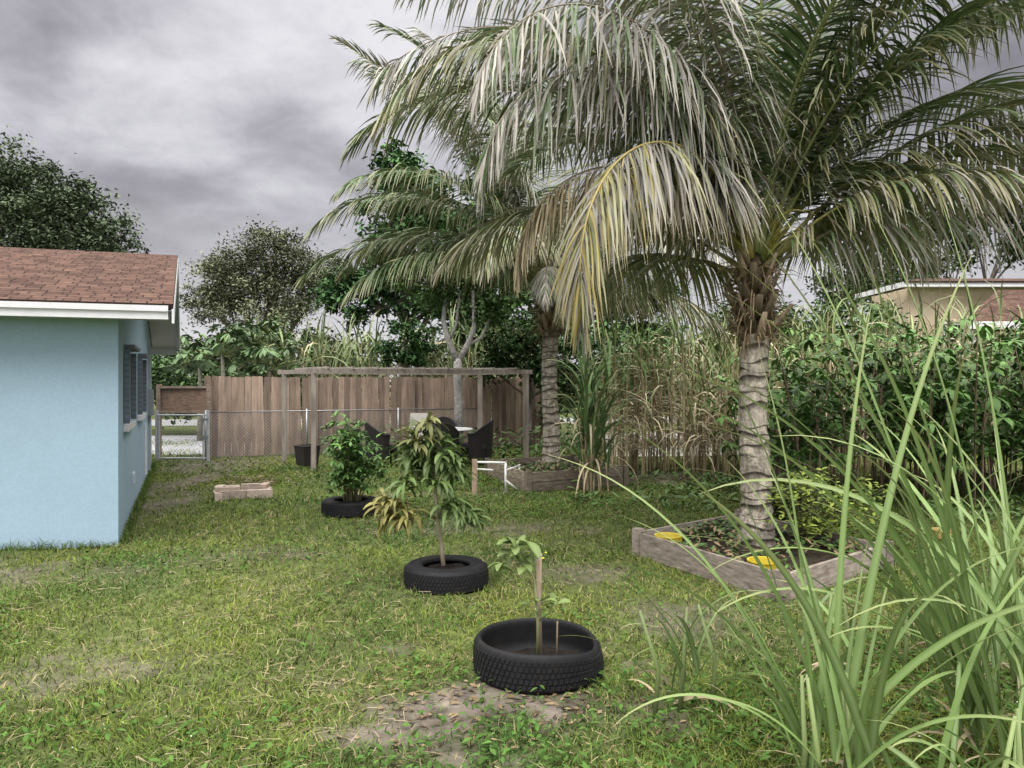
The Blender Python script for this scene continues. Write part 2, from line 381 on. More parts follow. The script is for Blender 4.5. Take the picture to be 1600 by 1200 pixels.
for z in(.4,1.0,1.55):
    a=P0+nn*.04; b2=P1+nn*.04; beam(fe,[*a,z],[*b2,z],.04,.09,(.15,.11,.085))
for s in np.arange(.1,Lf,2.4):
    q=P0+d*s-nn*.055; box(fe,q[0]-.045,q[0]+.045,q[1]-.045,q[1]+.045,-.05,1.8,(.17,.125,.10))
fe.build('wooden_fence',M_wood,fix=True)

def chain(acc,p,q,z0,z1,sp=.075,cw=.002,col=(.36,.37,.39)):
    p,q=A(p),A(q); dd=q-p; Lw=np.linalg.norm(dd); dd/=Lw; h=z1-z0
    st=np.arange(-h,Lw,sp)
    for sg in(1,-1):
        a0=st; a1=st+h
        la=np.clip(a0,0,Lw); lb=np.clip(a1,0,Lw)
        za=z0+(la-a0); zb=z0+(lb-a0)
        if sg<0: za=z0+z1-za; zb=z0+z1-zb
        P=np.stack([np.stack([p[0]+dd[0]*la,p[1]+dd[1]*la,za],-1),np.stack([p[0]+dd[0]*lb,p[1]+dd[1]*lb,zb],-1)],1)
        D=nrm(P[:,1]-P[:,0]+1e-6); Wv=np.cross(D,A([-dd[1],dd[0],0]))*cw
        P=P+A([dd[1],-dd[0],0])*.001*sg
        ribbons(acc,P,np.repeat(Wv[:,None],2,1),np.tile(A(col),(len(P),1)))
cf=Acc(); a=P0-nn*.45; b2=P0+d*6.6-nn*.45
chain(cf,a,b2,.05,1.06)
beam(cf,[*a,1.07],[*b2,1.07],.03,.028,(.22,.22,.23))
for s in np.arange(0,6.7,2.2):
    q=a+d*s; tube(cf,[[*q,0],[*q,1.12]],.022,8,(.3,.31,.32))
cf.build('chain_link_fence',M_metal,smooth=True)
gt=Acc(); ga=A([-7.72,16.75]); gb=A([-6.68,16.75])
chain(gt,ga,gb,.08,1.0)
for z in(.08,1.02): tube(gt,[[ga[0],ga[1],z],[gb[0],gb[1],z]],.02,8,(.5,.51,.53))
for x_ in(ga[0]+.03,gb[0]-.05): tube(gt,[[x_,16.75,.05],[x_,16.75,1.03]],.02,8,(.5,.51,.53))
for x_ in(ga[0]-.04,gb[0]+.04): tube(gt,[[x_,16.78,-.05],[x_,16.78,1.13]],.036,10,(.5,.51,.53))
box(gt,gb[0]-.06,gb[0]+.06,16.70,16.74,.5,.58,(.3,.3,.32)); box(gt,gb[0]-.06,gb[0]+.06,16.70,16.74,.9,.96,(.3,.3,.32))
gt.build('chain_link_gate',M_metal,smooth=False)
pw=Acc(); box(pw,-7.9,-6.86,17.3,17.33,1.08,1.62,(.24,.165,.125)); beam(pw,[-7.95,17.28,1.63],[-6.8,17.28,1.63],.05,.05,(.28,.22,.18)); beam(pw,[-7.95,17.28,1.07],[-6.8,17.28,1.07],.05,.05,(.28,.22,.18))
for x_ in(-7.95,-6.82): box(pw,x_-.045,x_+.045,17.25,17.34,-.05,1.7,(.26,.2,.16))
pw.build('plywood_panel',M_woodh,fix=True)

# ---------------------------------------------------------------- pergola
pg=Acc(); FL=A([-3.9,15.1]); BLc=A([-4.95,16.7]); FR=A([.3,16.4]); BR=FR+(BLc-FL)
GW=A([.29,.255,.22])
for q in(FL,BLc,FR,BR,):
    box(pg,q[0]-.05,q[0]+.05,q[1]-.05,q[1]+.05,-.05,1.93,GW*(.8+.3*rng.random()),ang=.2,piv=q)
for p_,q_,z in[(FL,FR,1.96),(BLc,BR,1.96),(FL,BLc,1.955),(FR,BR,1.955)]:
    e=(q_-p_)/np.linalg.norm(q_-p_)*.14; beam(pg,[*(p_-e),z],[*(q_+e),z+rng.normal(0,.006)],.045,.09,GW*.9)
for f in np.linspace(0.06,.94,9):
    a=FL+(FR-FL)*f; b2=BLc+(BR-BLc)*f; e=(b2-a)*.04
    beam(pg,[*(a-e),2.03],[*(b2+e),2.03+rng.normal(0,.004)],.04,.035,GW*(.8+.5*rng.random()))
pg.build('pergola',M_wood,fix=True)

# ---------------------------------------------------------------- patio furniture
def chair(name,x,y,ang,col=(.022,.02,.02)):
    a=Acc(); ca,sa=cos(ang),sin(ang)
    tr=lambda V: np.stack([x+V[...,0]*ca-V[...,1]*sa,y+V[...,0]*sa+V[...,1]*ca,V[...,2]],-1)
    th=np.radians(np.linspace(-205,25,25)); 
    rows=[]
    for f,zz in [(0,.16),(.3,.4),(.65,.6),(1,None)]:
        hgt=.66+.26*np.clip(-np.sin(th),0,1)**1.2 if zz is None else np.full(len(th),zz)
        r=.31+.035*f
        rows.append(np.stack([r*np.cos(th),r*np.sin(th)*.95,hgt],-1))
    V=np.stack(rows); K,S,_=V.shape
    idx=np.arange(K*S).reshape(K,S); Q=np.stack([idx[:-1,:-1],idx[:-1,1:],idx[1:,1:],idx[1:,:-1]],-1).reshape(-1,4)
    a.add(tr(V).reshape(-1,3),Q,col); V2=V.copy(); V2[...,:2]*=.93; a.add(tr(V2).reshape(-1,3),Q[:,::-1],col)
    tube(a,tr((V[-1]+V2[-1])/2),.022,6,col)
    obox(a,[*tr(A([0,.02,.40]))],A([ca,sa,0])*.27,A([-sa,ca,0])*.27,A([0,0,.05]),col)
    obox(a,[*tr(A([0,.29,.29]))],A([ca,sa,0])*.27,A([-sa,ca,0])*.01,A([0,0,.09]),col)
    for lx in(-.24,.24):
        for ly in(-.2,.26):
            p=tr(A([lx,ly,0.0])); q=tr(A([lx,ly,.38])); tube(a,[p,q],.022,6,col)
    a.build(name,M_wicker,smooth=False)
chair('wicker_chair',-1.42,15.7,radians(0)); chair('wicker_chair.001',-.72,16.3,radians(75)); chair('wicker_chair.002',-2.72,15.9,radians(-70)); chair('wicker_chair.003',-1.6,17.7,radians(180))
tb=Acc(); lathe(tb,[(.001,.70),(.58,.70),(.6,.715),(.58,.735),(.001,.736)],-1.45,16.7,36,(.6,.62,.62))
for an in np.arange(4)*pi/2+.5: tube(tb,[[-1.45+.15*cos(an),16.7+.15*sin(an),.7],[-1.45+.35*cos(an),16.7+.35*sin(an),0]],.02,6,(.05,.05,.05))
tb.build('patio_table',M_plastic,smooth=False)
wc=Acc()
obox(wc,[-2.1,17.4,.42],[.24,0,0],[0,.24,0],[0,0,.02],(.5,.48,.42)); obox(wc,[-2.1,17.62,.76],[.24,0,0],[0,.015,.0],[0,.06,.27],(.42,.40,.35))
for lx in(-.21,.21):
    for ly in(-.2,.2): tube(wc,[[-2.1+lx,17.4+ly,0],[-2.1+lx,17.4+ly,.4 if ly<0 else .98]],.018,6,(.5,.5,.47))
    beam(wc,[-2.1+lx,17.2,.64],[-2.1+lx,17.6,.64],.04,.03,(.5,.5,.47))
wc.build('patio_armchair',M_plastic)
bx=Acc()
lathe(bx,[(.001,.03),(.2,.03),(.22,.05),(.27,.42),(.29,.44),(.26,.45),(.24,.40),(.001,.38)],-4.2,15.75,4,(.03,.027,.026))
bx.build('square_planter',M_wicker)
# low border of loose pinkish-brown concrete blocks, laid as a rough square
fr=Acc(); RC=A([-4.06,11.6])
for i in range(4):
    an=i*pi/2+.30; dr_=A([cos(an),sin(an)]); tg=A([-sin(an),cos(an)])
    for j in(-1,1):
        c2=RC+dr_*(.33+rng.normal(0,.012))+tg*(j*.19+.055)
        a2=rng.normal(0,.07); t3=A([*(tg*cos(a2)+dr_*sin(a2)),0]); r3=A([t3[1],-t3[0],0])
        obox(fr,[*c2,.065+gz(*c2)+rng.normal(0,.006)],t3*.18,r3*.05,A([0,0,.06]),A([.40,.325,.275])*(.7+.55*rng.random()))
for (dx,dy,an) in[(-.12,-.30,.2),(.30,.1,1.7)]:
    obox(fr,[RC[0]+dx,RC[1]+dy,.155],A([cos(an),sin(an),0])*.17,A([-sin(an),cos(an),0])*.048,A([0,0,.03]),A([.42,.34,.28])*(.8+.3*rng.random()))
fr.build('fire_ring',M_brick,fix=True)
bp_=Acc(); n=160
blades(bp_,np.stack([-4.3+rng.normal(0,.4,n),13.0+rng.normal(0,.3,n),.02+.12*rng.random(n)],-1),rng.random(n)*2*pi,rng.random(n)*.5,.1+.25*rng.random(n),.5,.01,A([.16,.12,.07])[None]*(.5+.8*rng.random(n))[:,None],K=3,kind='leaf')
bp_.build('brush_pile',M_leaf)

# ---------------------------------------------------------------- tires
def tire(name,x,y,R,style):
    e=empty(name); a=Acc(); col=A([.009,.009,.010]); z0=float(gz(x,y))-.01
    dent=lambda th: np.exp(-((np.angle(np.exp(1j*(th-radians(-12))))/.75)**2))
    if style=='cut':
        pr=[(R*.6,.0),(R*.88,.004),(R*.95,.014),(R*.985,.032),(R*.994,.055),(R,.12),(R*.994,.175),(R*.985,.2),(R*.965,.22),(R*.935,.231),(R*.90,.231),(R*.88,.218),(R*.875,.19),(R*.9,.1),(R*.86,.03),(R*.6,.02)]
    else:
        ri=R*.56; pr=[(ri,.02),(R*.7,.0),(R*.88,.004),(R*.95,.012),(R*.985,.03),(R*.995,.05),(R,.10),(R*.995,.145),(R*.98,.168),(R*.95,.188),(R*.90,.201),(R*.86,.206),(R*.84,.203),(R*.72,.201),(R*.70,.206),(ri*1.08,.2),(ri*1.02,.188),(ri,.17),(R*.7,.155),(R*.85,.12),(R*.85,.06),(ri,.03)]
    def warp(V):
        if style!='cut': return V
        th=np.arctan2(V[...,1],V[...,0]); D=dent(th); V=V.copy(); zz=V[...,2].copy(); V[...,2]*=1-.2*D*(zz>.12)
        f=1+.03*np.cos(2*th)-.06*D*(zz/.24)
        V[...,0]*=f; V[...,1]*=f; return V
    lathe(a,pr,x,y,96,col,lambda V,th:warp(V),z0=z0)
    a.build('carcass',M_rubber,e,smooth=True); a=Acc()
    rows=(.052,.086,.12,.154,.186) if style=='cut' else (.045,.075,.105,.135,.16)
    M=72
    for j,zc in enumerate(rows):
        for i in range(M):
            an=(i+.5*(j%2))*2*pi/M
            rr=R*(1.000 if 0<j<4 else .992); dz=.0122; da=.0115
            pts=[]
            for r_ in(rr-.004,rr+.005):
                for aa in(-da,da):
                    for z_ in(-dz,dz):
                        a2=an+(aa+z_*.35)/R; pts.append([r_*cos(a2),r_*sin(a2),zc+z_])
            V=warp(A(pts))+A([x,y,z0]); a.add(V,BQ,col*1.5)
    a.build('tread',M_rubber,e,smooth=False)
    s=Acc(); zs=.035 if style=='cut' else .12
    lathe(s,[(.001,zs+.03),(R*.3,zs+.02),(R*.6,zs),(R*.84,zs-.01)],x,y,28,(.016,.013,.011),lambda V,th:V+np.stack([0*V[...,0],0*V[...,0],rng.normal(0,.008,V[...,0].shape)],-1))
    s.build('soil',M_soil,e,smooth=True)
    return e
tire('tire_planter',*TIRES[0],'cut'); tire('tire_planter.001',*TIRES[1],'full'); tire('tire_planter.002',*TIRES[2],'full')

def vary(c,n,lo=.55,hi=1.35): return A(c)[None]*(lo+(hi-lo)*rng.random(n))[:,None]
E=empty('fruit_sapling'); a=Acc()
tube(a,[[.165,4.60,.03],[.16,4.60,.35],[.163,4.6,.685]],[.020,.018,.019],6,(.30,.24,.17))
tube(a,[[.15,4.55,.03],[.155,4.54,.3],[.13,4.52,.55],[.06,4.5,.72]],[.011,.009,.007,.004],6,(.2,.22,.1))
tube(a,[[.155,4.54,.3],[.22,4.5,.36],[.24,4.48,.42]],[.006,.005,.003],5,(.15,.2,.08))
tube(a,[[.27,4.65,.03],[.275,4.66,.26]],.006,5,(.25,.19,.13))
a.build('stem_and_stake',M_bark,E,smooth=True)
l=Acc()
for c,n,s in[((.03,4.5,.76),14,.14),((.06,4.51,.66),9,.12),((.24,4.48,.40),9,.09),((.15,4.53,.42),8,.09),((-.02,4.5,.63),6,.12)]:
    blades(l,np.tile(A(c),(n,1))+rng.normal(0,.03,(n,3)),rng.random(n)*2*pi,radians(-10)+radians(60)*rng.random(n),s*(.7+.6*rng.random(n)),radians(60),s*.2,vary([.12,.18,.05],n),K=6,kind='obov',roll=.3,fold=.25,mid=(.2,.25,.1))
n=5; blades(l,A([.16,4.58,.55])+rng.normal(0,1,(n,3))*A([.04,.03,.14]),0,0,.016,0,.008,A([.55,.55,.04]),K=4,kind='leaf')
l.build('leaves',M_blade,E)

E=empty('mango_sapling'); a=Acc(); l=Acc(); b0=A([-.58,6.55,.1])
top=A([-.66,6.52,.98])
tube(a,[b0,[-.60,6.55,.3],[-.635,6.53,.55],top],[.02,.018,.015,.011],8,(.26,.22,.16))
tips=[(-.74,6.5,1.36,1),(-.60,6.55,1.24,1),(-.86,6.5,1.20,1),(-.68,6.45,1.12,1),(-.50,6.5,1.05,1),(-.9,6.42,.92,1),(-.98,6.45,.72,2),(-1.03,6.5,.62,2),(-.87,6.4,.66,2),(-.42,6.45,.70,1),(-.36,6.52,.60,1),(-.52,6.42,.74,1),(-.62,6.4,.92,1),(-.78,6.65,1.02,1),(-.62,6.7,1.10,1),(-.8,6.42,1.27,3),(-.47,6.6,.95,1),(-.7,6.45,1.42,3),(-.84,6.55,1.08,1),(-.58,6.42,1.14,1),(-.72,6.5,1.22,1),(-1.06,6.45,.75,2)]
for i,(tx,ty,tz,kd) in enumerate(tips):
    T=A([tx,ty,tz]); s0=A([-.635,6.53,.55]) if tz<.8 else top+(A([-.635,6.53,.55])-top)*rng.random()*.5
    tube(a,[s0,(s0+T)/2+A([0,0,.03]),T],[.009,.007,.005],5,(.18,.2,.09))
    n=24; cc={1:[.075,.145,.038],2:[.22,.19,.05],3:[.17,.17,.06]}[kd]
    blades(l,T-A([0,0,1])*(.1*rng.random(n))[:,None]+rng.normal(0,.012,(n,3)),rng.random(n)*2*pi,radians(55)-radians(75)*rng.random(n),.14+.12*rng.random(n),radians(60)+radians(50)*rng.random(n),.019,vary(cc,n),K=6,kind='leaf',roll=.3,fold=.3,mid=A([.18,.2,.08]))
a.build('trunk',M_bark,E,smooth=True); l.build('leaves',M_blade,E)

def palmate(acc,C,size,col,nl=7,tilt=.5,wr=.13,K=5,droop=.7):
    C=A(C); B=len(C); size=np.broadcast_to(A(size),(B,))
    az0=rng.random(B)*2*pi
    k=np.arange(nl); an=az0[:,None]+np.radians(-140+280*k/(nl-1))[None,:]
    el=radians(5)+rng.normal(0,.25,B)[:,None]+tilt*np.cos(an-(rng.random(B)*2*pi)[:,None])
    ln=size[:,None]*(1-.35*np.abs(k-(nl-1)/2)/((nl-1)/2))[None,:]
    base=np.repeat(C[:,None],nl,1)
    cc=np.repeat(A(col)[:,None],nl,1)
    blades(acc,base.reshape(-1,3),an.ravel(),el.ravel(),ln.ravel(),droop,(ln*wr).ravel(),cc.reshape(-1,3),K=K,kind='leaf',roll=.15)

E=empty('leafy_shrub'); a=Acc(); l=Acc()
C=[]
for i in range(30):
    an=rng.random()*2*pi; r=.42*rng.random()**.6; z=.45+.68*rng.random(); T=A([-2.1+r*cos(an),10+r*sin(an),z])
    tube(a,[[-2.1+.1*cos(an),10+.1*sin(an),.1],[(-2.1+T[0]*1)/2,(10+T[1])/2,z*.55],T],[.012,.008,.004],5,(.14,.13,.07)); C.append(T)
C=A(C); C=np.repeat(C,14,0)+rng.normal(0,.09,(30*14,3))
palmate(l,C,.09+.04*rng.random(len(C)),vary([.09,.175,.045],len(C),.45,1.4),nl=6,wr=.19,K=4)
a.build('stems',M_bark,E); l.build('leaves',M_leaf,E)

# ---------------------------------------------------------------- raised beds
def bed(name,pts,h,col,soilz,clear=()):
    E=empty(name); a=Acc(); n=len(pts)
    for i in range(4):
        p=pts[i];q=pts[(i+1)%4]; e=nrm(q-p)
        p3=p+e*.05;q3=q-e*.05
        if h>.25:
            beam(a,[*p3,h*.24],[*q3,h*.24+.004],.042,h*.5,A(col)*(.7+.3*rng.random()))
            beam(a,[*p3,h*.75+.004],[*q3,h*.75+rng.normal(0,.008)],.045,h*.49,A(col)*(.9+.35*rng.random()))
        else: beam(a,[*p3,h*.5-.01],[*q3,h*.5+rng.normal(0,.008)],.04,h,A(col)*(.85+.4*rng.random()))
        box(a,p[0]-.045,p[0]+.045,p[1]-.045,p[1]+.045,-.05,h+.03,A(col)*(.7+.4*rng.random()),ang=math.atan2(e[1],e[0]),piv=p)
    a.build('timber_frame',M_woodh,E,fix=True)
    s=Acc(); m=14; V=[]
    for i in range(m+1):
        for j in range(m+1):
            u,v=i/m,j/m; q=(pts[0]*(1-u)+pts[1]*u)*(1-v)+(pts[3]*(1-u)+pts[2]*u)*v; V.append([*q,soilz+.05*(vnoise(q[0]*4,q[1]*4,3)-.5)])
    idx=np.arange((m+1)**2).reshape(m+1,m+1)
    s.add(V,np.stack([idx[:-1,:-1],idx[:-1,1:],idx[1:,1:],idx[1:,:-1]],-1).reshape(-1,4),(.035,.028,.02)); s.build('soil',M_soil,E,smooth=True)
    l=Acc(); n=2200; u,v=rng.random(n),rng.random(n); q=(pts[0][None]*(1-u)[:,None]+pts[1][None]*u[:,None])*(1-v)[:,None]+(pts[3][None]*(1-u)[:,None]+pts[2][None]*u[:,None])*v[:,None]
    k=fbm(q[:,0]*2.5,q[:,1]*2.5,71)>.5
    for cx,cy in clear: k&=np.hypot(q[:,0]-cx,q[:,1]-cy)>.22
    q=q[k]; n=len(q)
    cc=vary([.07,.13,.035],n); br_=rng.random(n)<.3; cc[br_]=A([.2,.14,.08])
    blades(l,np.concatenate([q,(soilz+.02+.08*rng.random(n))[:,None]],1),rng.random(n)*2*pi,radians(-20)+rng.random(n)*1.2,.04+.07*rng.random(n),.7,.014,cc,K=4,kind='leaf',roll=.3)
    l.build('weeds',M_leaf,E)
bed('raised_garden_bed',BED1,.23,(.25,.215,.18),.13,clear=[(2.1,6.42),(1.52,7.48)]); bed('raised_garden_bed.001',BED2,.30,(.21,.175,.135),.2)
def planter(name,x,y,z,r,col):
    a=Acc(); h=.08; lathe(a,[(r*.95,0.0),(r,h-.01),(r*1.1,h),(r*1.1,h+.012),(r*.95,h+.01),(r*.9,.02)],x,y,32,col,None,z0=z)
    for i in range(10):
        an=i*2*pi/10; obox(a,[x+r*1.03*cos(an),y+r*1.03*sin(an),z+h*.45],A([-sin(an),cos(an),0])*.014,A([cos(an),sin(an),0])*.008,A([0,0,h*.45]),A(col)*.7)
    lathe(a,[(.001,.04),(r*.92,.035)],x,y,20,(.02,.018,.015),None,z0=z)
    a.build(name,M_plastic)
planter('yellow_planter',2.1,6.42,.14,.12,(.50,.39,.03)); planter('yellow_planter.001',1.52,7.48,.14,.12,(.50,.39,.04))
planter('yellow_planter.002',4.7,8.4,.02,.1,(.45,.35,.12))
bk=Acc(); lathe(bk,[(.001,0),(.26,0),(.3,.35),(.33,.37),(.33,.40),(.29,.39),(.26,.3),(.001,.28)],3.5,9.6,28,(.012,.012,.013)); bk.build('black_pot',M_plastic,smooth=True)

pv=Acc(); W_=(.72,.72,.7)
pts=[(-.56,12.1),(-.10,12.0),(.1,12.6)]
for q in pts[:2]: tube(pv,[[*q,0],[*q,.47]],.017,8,W_)
tube(pv,[[-.56,12.1,.47],[-.10,12.0,.47]],.017,8,W_); tube(pv,[[-.10,12.0,.35],[.12,12.6,.36]],.015,8,W_); tube(pv,[[-.56,12.1,.36],[-.3,12.05,.35]],.015,8,W_)
tube(pv,[[.12,12.6,.1],[.12,12.6,.38]],.015,8,W_); tube(pv,[[-.10,12.0,.2],[.1,12.1,.02]],.015,8,W_)
pv.build('pvc_pipe_frame',M_plastic,smooth=True)
st=Acc(); box(st,-.62,-.54,11.9,11.95,-.02,.53,(.36,.27,.19)); st.build('wooden_stake',M_wood)

# ---------------------------------------------------------------- coconut palms
GREEN=A([.10,.15,.062]); OLIVE=A([.21,.21,.10]); GREY=A([.32,.30,.26]); TAN=A([.32,.265,.16]); YEL=A([.33,.275,.09])
def frond(acc,racc,base,az,el,L,droop,kind='green',hang=1.0,Lmax=1.05,n=140,azb=0,p=1.35,wl=.0125):
    az,el,droop,azb=map(radians,(az,el,droop,azb))
    K=40; t=np.linspace(0,1,K); E=el-droop*t**p; Z=az+azb*t
    D=np.stack([np.cos(E)*np.cos(Z),np.cos(E)*np.sin(Z),np.sin(E)],-1); st=D*L/(K-1); st[0]=0
    P=A(base)+np.cumsum(st,0); S=np.stack([-np.sin(Z),np.cos(Z),0*Z],-1); Nn=np.cross(S,D)*-1
    rc={'green':(.22,.25,.09),'olive':(.28,.26,.1),'grey':(.28,.24,.18),'tan':(.3,.24,.12),'yellow':(.36,.29,.10)}[kind]
    tube(racc,P,np.interp(t,[0,.08,.3,1],[.05,.03,.019,.005]),6,rc,ell=.7)
    base_c={'green':GREEN,'olive':OLIVE,'grey':GREY,'tan':TAN,'yellow':YEL}[kind]
    dead=kind in('grey','tan','yellow'); mess=.2 if dead else .07
    hang=hang*(1 if dead else .85)
    for side in(1,-1):
        tt=np.clip(np.linspace(.14,.995,n)+rng.normal(0,.003,n),.1,1)
        if dead: kk=rng.random(n)<.92; tt=tt[kk]
        else:
            kk=vnoise(tt*14,0*tt+side,int(abs(az*7)))>.13; tt=tt[kk]
        m=len(tt); f=tt*(K-1); i0=np.clip(f.astype(int),0,K-2); fr_=(f-i0)[:,None]
        lerp=lambda Q:Q[i0]*(1-fr_)+Q[i0+1]*fr_
        p0=lerp(P); T=nrm(lerp(D)); Sd=lerp(S)*side; Nm=lerp(Nn)
        ph=np.interp(tt,[.15,.5,.9,1],np.radians([22,34,52,78]))+rng.normal(0,mess,m)
        up=.2 if not dead else 0
        D0=nrm(Sd*np.cos(ph)[:,None]+T*np.sin(ph)[:,None]+Nm*(up+rng.normal(0,mess,m))[:,None])
        ln=Lmax*np.interp(tt,[.15,.28,.5,.8,1],[.6,.95,1,.72,.32])*(1+rng.normal(0,.08,m))
        KL=7; s=np.linspace(0,1,KL)
        hg=hang*(1+rng.normal(0,.22,m)); hg=np.clip(hg,.1,9)
        DD=D0[:,None,:]+ (hg[:,None]*s[None,:]**(.8 if dead else 1.2))[:,:,None]*A([0,0,-1.])
        if dead: DD=DD+rng.normal(0,.14,DD.shape)*s[None,:,None]
        DD=nrm(DD); stp=DD*(ln/(KL-1))[:,None,None]; stp[:,0]=0
        PP=p0[:,None]+np.cumsum(stp,1)
        Wd=np.repeat(T[:,None],KL,1); Wd=Wd-(Wd*DD).sum(-1,keepdims=True)*DD; Wd=nrm(Wd); B2=np.cross(DD,Wd)
        rr=(rng.normal(.5,.35,m)*side)[:,None,None]+ (s[None,:,None]*rng.normal(0,.5,m)[:,None,None])
        Wd=Wd*np.cos(rr)+B2*np.sin(rr)
        wd=wl*(.8 if dead else 1)*np.maximum(np.interp(s,[0,.15,.5,.8,1],[.45,.9,1,.6,.08]),.05)
        W=Wd*wd[None,:,None]
        c=base_c[None]*(.6+.8*rng.random(m))[:,None]
        if kind=='green':
            o=rng.random(m)<.18; c[o]=OLIVE*(.8+.6*rng.random(o.sum()))[:,None]
        if kind=='olive':
            o=rng.random(m)<.35; c[o]=GREY*.9*(.6+.6*rng.random(o.sum()))[:,None]
            o=rng.random(m)<.3; c[o]=GREEN*(.8+.6*rng.random(o.sum()))[:,None]
        if kind=='yellow':
            pr_=np.interp(tt,[.3,.65,1],[.95,.7,.45]); o=rng.random(m)<pr_; c[o]=GREY*(.5+.5*rng.random(o.sum()))[:,None]
            o=rng.random(m)<.3; c[o]=OLIVE*(.7+.5*rng.random(o.sum()))[:,None]
        if kind=='grey':
            o=rng.random(m)<.3; c[o]=GREEN*1.2
        q=np.clip((s-.55)/.45,0,1)[None,:,None]
        tipc=A([.33,.28,.18]) if kind!='grey' else A([.35,.33,.29])
        cc=c[:,None]*(1-.55*q)+tipc*.55*q
        ribbons(acc,PP,W,cc)
def palm(name,x,y,z0,zt,rb,rm,fronds,scale=1.,lean=(0,0)):
    E=empty(name); a=Acc(); cen=A([x+lean[0],y+lean[1],zt])
    K=200; s=np.linspace(0,1,K); zz=z0-.05+(zt-.55-z0+.05)*s
    ringf=(zz-z0)/.105+.7*np.sin(zz*3)+.35*np.sin(zz*11); saw=ringf%1
    R=np.interp(s,[0,.06,.2,.5,1],[rb,rb*.86,rm*1.1,rm,rm*.95])*(1+.07*(1-saw)-.09*(saw<.14))
    th=np.linspace(0,2*pi,36,endpoint=False)
    cx=x+lean[0]*s**1.5+.02*np.sin(s*7); cy=y+lean[1]*s**1.5
    wob=1+.03*np.sin(3*th[None]+ringf[:,None]*1.7)+rng.normal(0,.014,(K,36))
    V=np.stack([cx[:,None]+R[:,None]*np.cos(th)*wob,cy[:,None]+R[:,None]*np.sin(th)*wob,zz[:,None]+.03*np.sin(th[None]*1+np.floor(ringf)[:,None]*2.3)+.012*np.sin(th[None]*3+ringf[:,None])],-1)
    idx=np.arange(K*36).reshape(K,36); nx=np.roll(idx,-1,1)
    tone=np.where(saw<.22,.28,1.0)[:,None]*(.5+.8*vnoise(np.floor(ringf)[:,None]*3.1+0*th,th[None]*2.4+np.floor(ringf)[:,None]*1.3,5))
    col=A([.40,.355,.29])[None,None]*tone[...,None]
    a.add(V.reshape(-1,3),np.stack([idx[:-1],nx[:-1],nx[1:],idx[1:]],-1).reshape(-1,4),col.reshape(-1,3))
    a.build('trunk',M_palmtrunk,E,smooth=True)
    b=Acc(); rs=rm*.95
    tube(b,[[cx[-1],cy[-1],zt-.62],[cx[-1],cy[-1],zt-.35],[*cen[:2],zt-.1],[*cen[:2],zt+.25]],[rs*.9,rs*1.05,rs*.9,rs*.4],12,(.10,.075,.05))
    nb=34
    for i in range(nb):
        an=i*2.4; f=i/nb; zb=zt-.68+.62*f; r0=rs*.75
        o=A([cos(an),sin(an),0]); p0=A([*cen[:2],zb])+o*r0; ln=(.16+.24*rng.random())*scale; ee=radians(40+25*rng.random())
        q=p0+(o*cos(ee)+A([0,0,1])*sin(ee))*ln; mid_=(p0+q)/2+o*.02
        tube(b,[p0-A([0,0,.06]),mid_,q],[.06,.042,.022+.015*rng.random()],7,A([.22,.17,.115])*(.4+.9*rng.random()),ell=.5)
    n=380; an=rng.random(n)*2*pi; zz=zt-.65+.75*rng.random(n)
    blades(b,np.stack([cen[0]+rs*np.cos(an),cen[1]+rs*np.sin(an),zz],-1),an,radians(60)-radians(150)*rng.random(n),.12+.35*rng.random(n),radians(60),.010,vary([.22,.165,.10],n),K=4,roll=1)
    b.build('boots',M_bark,E,smooth=True)
    f_=Acc()
    for i in range(7):
        an=rng.random()*2*pi; o=A([cos(an),sin(an),0]); p0=cen+o*rs
        for j in range(34):
            q0=p0+A([0,0,.15+.4*rng.random()])+o*.12*rng.random()
            blades(f_,[q0],an+rng.normal(0,.5),radians(50+20*rng.random()),.3+.3*rng.random(),radians(110),.007,A([.38,.34,.10])*(.6+.6*rng.random()),K=6,roll=1)
    f_.build('flower_stalks',M_leaf,E)
    l=Acc(); r=Acc()
    for i,fd in enumerate(fronds):
        az=fd[0]; bz=cen+A([cos(radians(az))*rs*.6,sin(radians(az))*rs*.6,-.15+.35*max(0,fd[1])/90])
        frond(l,r,bz,*fd[:4],**(fd[4] if len(fd)>4 else {}))
    l.build('leaflets',M_palm,E); r.build('midribs',M_palm,E,smooth=True)
g_=dict; 
